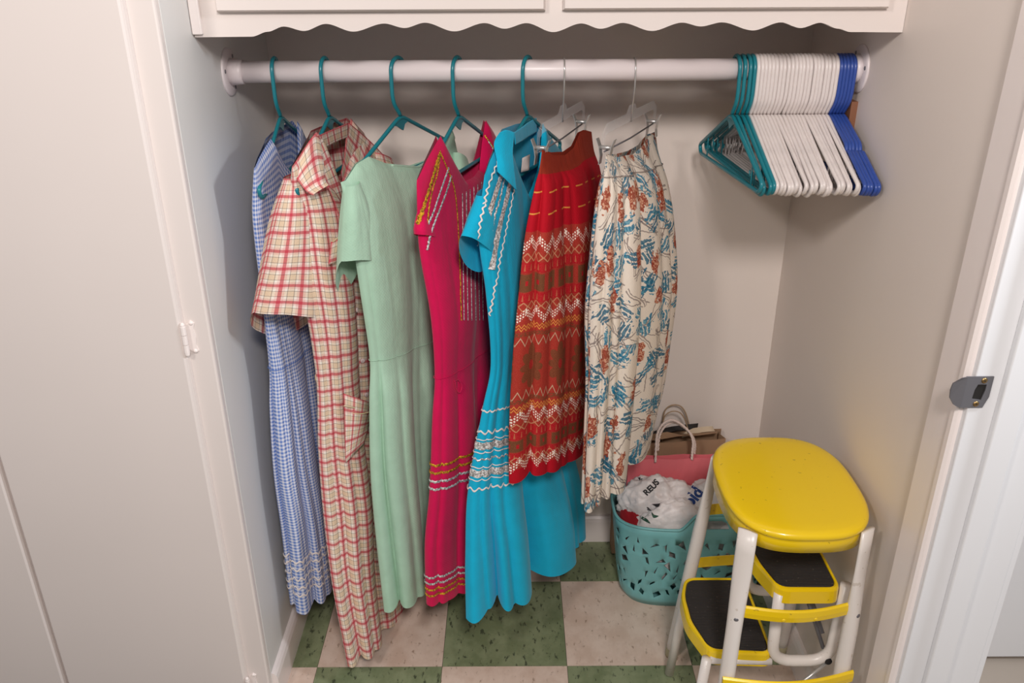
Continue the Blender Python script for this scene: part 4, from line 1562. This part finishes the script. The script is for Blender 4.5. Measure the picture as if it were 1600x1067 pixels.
bA, bvA = bag('crumpled white plastic bag with black lettering, against the pink bag at left of the basket', (0.385, 1.852, 0.248), (0.098, 0.048, 0.088), 2.0)
bB, bvB = bag('crumpled white plastic bag with blue lettering, nearest the yellow stool', (0.515, 1.842, 0.238), (0.088, 0.048, 0.098), 5.0)
bC, bvC = bag('crumpled white plastic bag with thin dark letters, at the front of the basket', (0.42, 1.806, 0.215), (0.098, 0.042, 0.082), 9.0)
bD, bvD = bag('white plastic bag at the right end of the basket, seen behind the stool leg', (0.585, 1.835, 0.185), (0.066, 0.065, 0.08), 12.0)
bE, bvE = bag('flattened white plastic bag at the bottom of the basket, seen through its holes', (0.47, 1.845, 0.10), (0.163, 0.079, 0.09), 15.0, 0.12)
drape_text('print', 'REUS', 1019, 762, 1.82, 0.021, math.radians(45), M['ink_black'], bA, bvA)
drape_text('print', 'k.', 1004, 748, 1.83, 0.013, math.radians(25), M['ink_black'], bA, bvA)
drape_text('print', 'A R F', 1013, 786, 1.77, 0.017, math.radians(78), M['ink_black'], bC, bvC)
drape_poly('print', [(1018, 800), (1022, 804), (1029, 806), (1024, 809), (1020, 808)], 1.77, M['ink_green'], bC, bvC)
drape_poly('print', [(1000, 806), (1010, 810), (1016, 818), (1004, 812)], 1.77, M['ink_green'], bC, bvC)
drape_poly('print', [(992, 796), (998, 786), (1000, 788), (996, 799)], 1.77, M['ink_green'], bC, bvC)
drape_text('print', 'old', 1084, 777, 1.81, 0.040, math.radians(52), M['ink_blue'], bB, bvB)
drape_text('print', 'N', 1078, 797, 1.80, 0.036, math.radians(40), M['ink_blue'], bB, bvB)
drape_poly('print', [(1048, 775), (1059, 774), (1058, 778), (1049, 778)], 1.81, M['ink_blue'], bB, bvB)
rc, _ = blob('red_cloth', (0.316, 1.856, 0.205), (0.038, 0.066, 0.058), fabric('dark_red_cloth', (142, 20, 30)), 0.22, 1.3, 21.0, sub=4)
tag(rc, 'dark red folded cloth at the left end of the basket', 'cloth')

# ------------------------------------------------------------ paper bags
M['pinkpaper'] = paint('pink_paper', (226, 116, 124), 0.6, 6)
M['kraft'] = paint('brown_kraft_paper', (160, 128, 100), 0.75, 10)
M['kraft_light'] = paint('light_kraft_paper', (205, 186, 160), 0.75, 8)
M['blackpaper'] = paint('black_paper', (38, 35, 34), 0.6, 6)
M['cord'] = Mat('twisted_paper_cord', (226, 205, 195), 0.7).mat
M['kraft_cord'] = Mat('brown_paper_cord', (165, 140, 112), 0.75).mat


def paper_bag(name, label, x0, x1, y0, y1, ztop0, ztop1, mat, group=None):
    t = thing(name, label, 'bag', ((x0 + x1)/2, (y0 + y1)/2, 0.004), group)
    n = 14
    V, F = [], []
    loops = [(x0 + (x1 - x0)*k/n, y0) for k in range(n + 1)] + [(x1, (y0 + y1)/2)] + [(x1 - (x1 - x0)*k/n, y1) for k in range(n + 1)] + [(x0, (y0 + y1)/2)]
    lv = [0.0, 0.25, 0.5, 0.75, 0.96, 1.0]
    m_ = len(loops)
    for q in lv:
        for i, (x, y) in enumerate(loops):
            zt = ztop0 + (ztop1 - ztop0)*(x - x0)/(x1 - x0)
            cr_ = 0.0025*math.sin(x*55 + q*5 + y*90)*q
            gus = 0.012*q*(1 if i == n + 1 else (-1 if i == m_ - 1 else 0))
            V.append((x - gus, y + cr_, 0.004 + (zt - 0.004)*q))
    for a in range(len(lv) - 1):
        for k in range(m_):
            F.append((a*m_ + k, a*m_ + (k + 1) % m_, (a + 1)*m_ + (k + 1) % m_, (a + 1)*m_ + k))
    F.append(tuple(range(m_))[::-1])
    o = build('bag_body', V, F, mat, t, smooth=False)
    solid(o, 0.0012)
    return t


def cord_handle(pts, mat, parent, r=0.0022):
    P = catmull(pts, 60)
    a = np.linspace(0, 2*PI*14, 60)
    for ph in (0, PI):
        q = P.copy()
        q[:, 0] += np.cos(a + ph)*r*0.55
        q[:, 1] += np.sin(a + ph)*r*0.55
        yield q


def handle(pts, mat, parent, r=0.0022):
    g = [tube_geo(q, r, 6) for q in cord_handle(pts, mat, parent, r)]
    return build('handle', *merge(*g), mat, parent)


pb = paper_bag('pink_paper_bag', 'pink paper bag with twisted white handles standing behind the plastic bags', 0.306, 0.603, 1.900, 1.920, 0.3650, 0.3710, M['pinkpaper'])
hpts = [(1024, 722), (1025, 700), (1027, 678), (1036, 662), (1050, 656), (1066, 664), (1078, 676), (1083, 690), (1082, 705), (1081, 718)]
handle([at_y(u, v, 1.896) for u, v in hpts], M['cord'], pb, 0.0026)
handle([at_y(u + 3, v + 4, 1.923) for u, v in hpts[1:-1]], M['cord'], pb, 0.0026)
bb = paper_bag('brown_paper_bag', 'brown kraft paper bag standing behind the basket against the back wall', 0.285, 0.575, 1.968, 2.022, 0.367, 0.388, M['kraft'])
sheet('rolled_edge', [[(1000, 690, 1.965), (1020, 688, 1.962), (1040, 685, 1.963), (1060, 681, 1.965), (1090, 680, 1.965), (1121, 676, 1.966)], [(1000, 688, 1.985), (1022, 678, 1.984), (1042, 675, 1.984), (1062, 679, 1.985), (1090, 677, 1.985), (1121, 674, 1.985)]], M['kraft'], bb, nu=6, nv=30)
bh = [(1034, 690), (1036, 655), (1040, 640), (1050, 633), (1062, 634), (1070, 643), (1075, 658), (1078, 672)]
tube('handle', catmull([at_y(u, v, 2.015) for u, v in bh], 40), 0.0020, M['kraft_cord'], bb, 6)
tube('handle', catmull([at_y(u - 1, v + 10, 1.985) for u, v in bh[1:]], 40), 0.0018, M['kraft_cord'], bb, 6)
kb = sheet('folded_black_bag', [[(1005, 684, 2.0), (1030, 678, 2.0), (1060, 673, 2.0), (1090, 669, 2.0)], [(1005, 681, 2.012), (1030, 672, 2.012), (1055, 666, 2.012), (1091, 662, 2.012)]], M['blackpaper'], None, nu=6, nv=24, th=0.006)
tag(kb, 'folded black paper bag sticking out of the brown paper bag', 'bag')
lbag = sheet('folded_cream_bag', [[(1066, 684, 1.99), (1085, 678, 1.99), (1100, 675, 1.99), (1117, 674, 1.99)], [(1066, 678, 1.999), (1080, 670, 1.999), (1096, 667, 1.999), (1113, 666, 1.999)]], M['kraft_light'], None, nu=6, nv=20, th=0.005)
tag(lbag, 'folded cream paper bag tucked into the right of the brown paper bag', 'bag')

# ------------------------------------------------------------ step stool
ym = Mat('yellow_enamel', (240, 204, 14), 0.26, Coat_Weight=0.4)
ym.obj()
n1 = ym.noise(2.5, 3)
c_ = ym.mix(n1, (238, 198, 8), (243, 210, 22))
c_ = ym.mix((ym.noise(90, 2) > 0.72)*0.5, c_, (150, 118, 20))
ym.color(c_)
M['yellow'] = ym.mat
wm = Mat('white_enamel', (226, 219, 213), 0.3)
wm.obj()
wm.color(wm.mix((wm.noise(60, 3) > 0.68)*0.4, (226, 219, 213), (176, 160, 140)))
M['enamel'] = wm.mat
rm = Mat('ribbed_black_rubber', (40, 36, 35), 0.75)
x, y, z = rm.obj()
rm.color(rm.mix((rm.noise(160, 2) > 0.70)*0.5, (40, 36, 35), (120, 110, 104)))
rm.bump((y*1400.0).sin(), 0.6, 0.001)
M['rubber'] = rm.mat
M['foot'] = Mat('worn_rubber_foot', (170, 160, 130), 0.7).mat

st = thing('step_stool', 'yellow metal step stool with white tubular legs and black ribbed treads', 'step stool', (0.535, 1.385, 0))
SX, SY, SZ = 0.536, 1.388, 0.645
n = 96
a = np.linspace(0, 2*PI, n, endpoint=False)
ex = 2.85


def seat_ring(rx, ry, z):
    c_, s_ = np.cos(a), np.sin(a)
    x = rx*np.sign(c_)*np.abs(c_)**(2/ex)
    y = ry*np.sign(s_)*np.abs(s_)**(2/ex)
    return np.stack([SX + x, SY + y, np.full(n, z) if np.isscalar(z) else z], 1)


Rx_, Ry_ = 0.132, 0.168
skirt_z = SZ - 0.046 - 0.004*np.cos(2*a) - 0.012*np.clip((np.abs(np.cos(a)*np.sin(a)) - 0.40)*10, 0, 1)*0
prof = [(-0.0035, skirt_z), (-0.0022, skirt_z), (-0.0035, SZ - 0.022), (-0.0045, SZ - 0.0175), (-0.001, SZ - 0.0145), (0.0018, SZ - 0.010), (0.0008, SZ - 0.004), (-0.004, SZ - 0.0005), (-0.012, SZ + 0.0015), (-0.03, SZ + 0.0025), (-0.075, SZ + 0.003)]
V, F = [], []
for ins, z in prof:
    V.extend(seat_ring(Rx_ + ins, Ry_ + ins, z))
m_ = len(prof)
for i in range(m_ - 1):
    for k in range(n):
        F.append((i*n + k, i*n + (k + 1) % n, (i + 1)*n + (k + 1) % n, (i + 1)*n + k))
V.append((SX, SY, SZ + 0.003))
F += [((m_ - 1)*n + k, (m_ - 1)*n + (k + 1) % n, len(V) - 1) for k in range(n)]
V.append((SX, SY, SZ - 0.022))
base = len(V)
V.extend(seat_ring(Rx_ - 0.004, Ry_ - 0.004, SZ - 0.022))
F += [(base - 1, base + (k + 1) % n, base + k) for k in range(n)]
build('seat', V, F, M['yellow'], st)


def leg(top, bot, name='leg', wide=(1, 0)):
    T_, B_ = np.array(top), np.array(bot)
    P = np.array([B_ + (T_ - B_)*k/14 for k in range(15)])
    rs = [0.0148]*15
    V, F = tube_geo(P, rs, 14)
    V = np.array(V).reshape(15, 14, 3)
    # the top of each leg is flattened where it meets the seat
    ctr = P[:, None, :]
    d = V - ctr
    out = np.array([T_[0] - SX, T_[1] - SY, 0])
    out /= np.linalg.norm(out)
    side = np.array([-out[1], out[0], 0])
    for k in range(15):
        q = min(1, max(0, (k - 9.5)/2.5))
        comp_o, comp_s = d[k]@out, d[k]@side
        d[k] += (-0.55*q*comp_o)[:, None]*out + (0.26*q*comp_s)[:, None]*side
    V = ctr + d
    o = build(name, V.reshape(-1, 3), F, M['enamel'], st)
    return o, T_, B_


LG = {}
legs = {'NL': ((0.4245, 1.247, 0.634), (0.401, 1.190, 0.012)), 'NR': ((0.6415, 1.247, 0.634), (0.637, 1.215, 0.012)),
        'FL': ((0.428, 1.512, 0.625), (0.390, 1.580, 0.012)), 'FR': ((0.646, 1.512, 0.625), (0.662, 1.590, 0.012))}
for k, (t_, b_) in legs.items():
    o, T_, B_ = leg(t_, b_)
    LG[k] = (T_, B_)
    ax = (T_ - B_)/np.linalg.norm(T_ - B_)
    build('rubber_foot', *tube_geo([B_ - ax*0.0115, B_ - ax*0.002, B_ + ax*0.018, B_ + ax*0.019], [0.014, 0.0155, 0.0150, 0.013], 14), M['foot'], o)


def leg_at(k, z):
    T_, B_ = LG[k]
    return B_ + (T_ - B_)*((z - B_[2])/(T_[2] - B_[2]))


def brace(k0, k1, z, bow, name='brace', h=0.014, ext=0.0, off=0.0155):
    p, q = leg_at(k0, z), leg_at(k1, z)
    d = (q - p)/np.linalg.norm(q - p)
    nn = np.cross(d, (0, 0, 1.0))
    nn /= np.linalg.norm(nn)
    if nn@(np.array((SX, SY, 0)) - [p[0], p[1], 0]) > 0:
        nn = -nn
    p, q = p - d*ext, q + d*ext
    V, F = [], []
    m_ = 20
    for k in range(m_ + 1):
        s_ = k/m_
        c_ = p + (q - p)*s_ + nn*(off + bow*math.sin(PI*s_))
        for o_, zz_ in ((0, -h), (0.0035, -h*0.8), (0.0045, 0), (0.0035, h*0.8), (0, h), (-0.002, h), (-0.002, -h)):
            V.append(c_ + nn*o_ + np.array((0, 0, zz_)))
    for k in range(m_):
        for j in range(7):
            F.append((k*7 + j, k*7 + (j + 1) % 7, (k + 1)*7 + (j + 1) % 7, (k + 1)*7 + j))
    F += [tuple(range(7)), tuple(m_*7 + j for j in range(7))[::-1]]
    b = build(name, V, F, M['yellow'], st, smooth=False)
    for s_ in (0.36, 0.66):
        c_ = p + (q - p)*s_ + nn*(off + bow*math.sin(PI*s_) + 0.0040)
        build('rivet', *cyl_geo(c_ + np.array((0, 0, -0.006)), nn, 0.004, 0.0006, 12, 0.0012), M['yellow'], b)
    return b


brace('NL', 'NR', 0.462, 0.018, ext=-0.010, off=0.002)
brace('NL', 'NR', 0.312, 0.020, ext=0.014)
brace('FL', 'FR', 0.462, 0.010)
brace('FL', 'FR', 0.30, 0.010)
for k, z in (('NL', 0.452), ('NR', 0.452), ('NL', 0.285)):
    c_ = leg_at(k, z)
    nn = np.array((-0.15 if k == 'NL' else 0.5, -1, 0.0))
    build('screw', *cyl_geo(c_ + nn/np.linalg.norm(nn)*0.0115, nn, 0.005, 0.001, 14, 0.002), M['dull_steel'], st)


def step(poly, z, label=None):
    """pressed yellow tray with a black tread; poly counter-clockwise corners in plan"""
    P = fillet([(x, y, 0) for x, y in poly], 0.022, 5, True)[:, :2]
    c_ = P.mean(0)
    m_ = len(P)
    dn = P - c_
    dn /= np.linalg.norm(dn, axis=1)[:, None]
    rings = [(-0.0015, z - 0.034), (0.001, z - 0.034), (0.0, z - 0.006), (-0.002, z - 0.001), (-0.006, z), (-0.009, z - 0.001), (-0.010, z - 0.004)]
    V, F = [], []
    for ins, zz_ in rings:
        for p, d in zip(P, dn):
            V.append((p[0] + d[0]*ins, p[1] + d[1]*ins, zz_))
    for i in range(len(rings) - 1):
        for k in range(m_):
            F.append((i*m_ + k, i*m_ + (k + 1) % m_, (i + 1)*m_ + (k + 1) % m_, (i + 1)*m_ + k))
    F.append(tuple((len(rings) - 1)*m_ + k for k in range(m_)))
    o = build('step', V, F, M['yellow'], st, smooth=False)
    V2 = [(p[0] - d[0]*0.0105, p[1] - d[1]*0.0105, z - 0.004) for p, d in zip(P, dn)] + [(p[0] - d[0]*0.0115, p[1] - d[1]*0.0115, z - 0.0004) for p, d in zip(P, dn)]
    F2 = [(k, (k + 1) % m_, m_ + (k + 1) % m_, m_ + k) for k in range(m_)] + [tuple(m_ + k for k in range(m_))]
    build('tread', V2, F2, M['rubber'], o, smooth=False, label='black ribbed rubber tread')
    return o


zl, zu = 0.300, 0.470
step([(0.396, 1.292 + 0.0), (0.522, 1.272), (0.522, 1.51), (0.394, 1.515), (0.372, 1.47), (0.366, 1.40), (0.372, 1.34)][0:1] + [(0.524, 1.285), (0.524, 1.515), (0.388, 1.518), (0.368, 1.46), (0.366, 1.38)], zl)
step([(0.512, 1.279), (0.632, 1.279), (0.632, 1.505), (0.500, 1.505), (0.482, 1.44), (0.486, 1.36)], zu)


def tb(pts, r, mat, name, rad=0.03):
    return tube(name, fillet(pts, rad, 6), r, mat, st, 12)


for y in (1.292, 1.498):
    tb([(0.518, y, 0.452), (0.523, y, 0.275), (0.640, y, 0.275), (0.645, y, 0.47)], 0.0115, M['enamel'], 'step_support', 0.045)
    tb([(0.392, y, 0.282), (0.372, y - 0.010 if y < 1.4 else y + 0.012, 0.015)], 0.0105, M['enamel'], 'step_support')
tb([(0.515, 1.300, 0.44), (0.515, 1.495, 0.44)], 0.010, M['enamel'], 'cross_tube')
tb([(0.523, 1.292, 0.275), (0.400, 1.296, 0.275)], 0.009, M['enamel'], 'cross_tube')
tb([(0.636, 1.286, 0.277), (0.555, 1.262, 0.215)], 0.0036, M['chrome'], 'stay_rod')
tb([(0.580, 1.36, 0.435), (0.628, 1.30, 0.30)], 0.0042, M['dull_steel'], 'stay_rod')
tb([(0.600, 1.50, 0.44), (0.640, 1.34, 0.30)], 0.0042, M['dull_steel'], 'stay_rod')
build('pivot_knob', *cyl_geo((0.634, 1.284, 0.283), (0.1, -1, 0.2), 0.007, 0.005, 14, 0.003), M['dark_gap'], st)
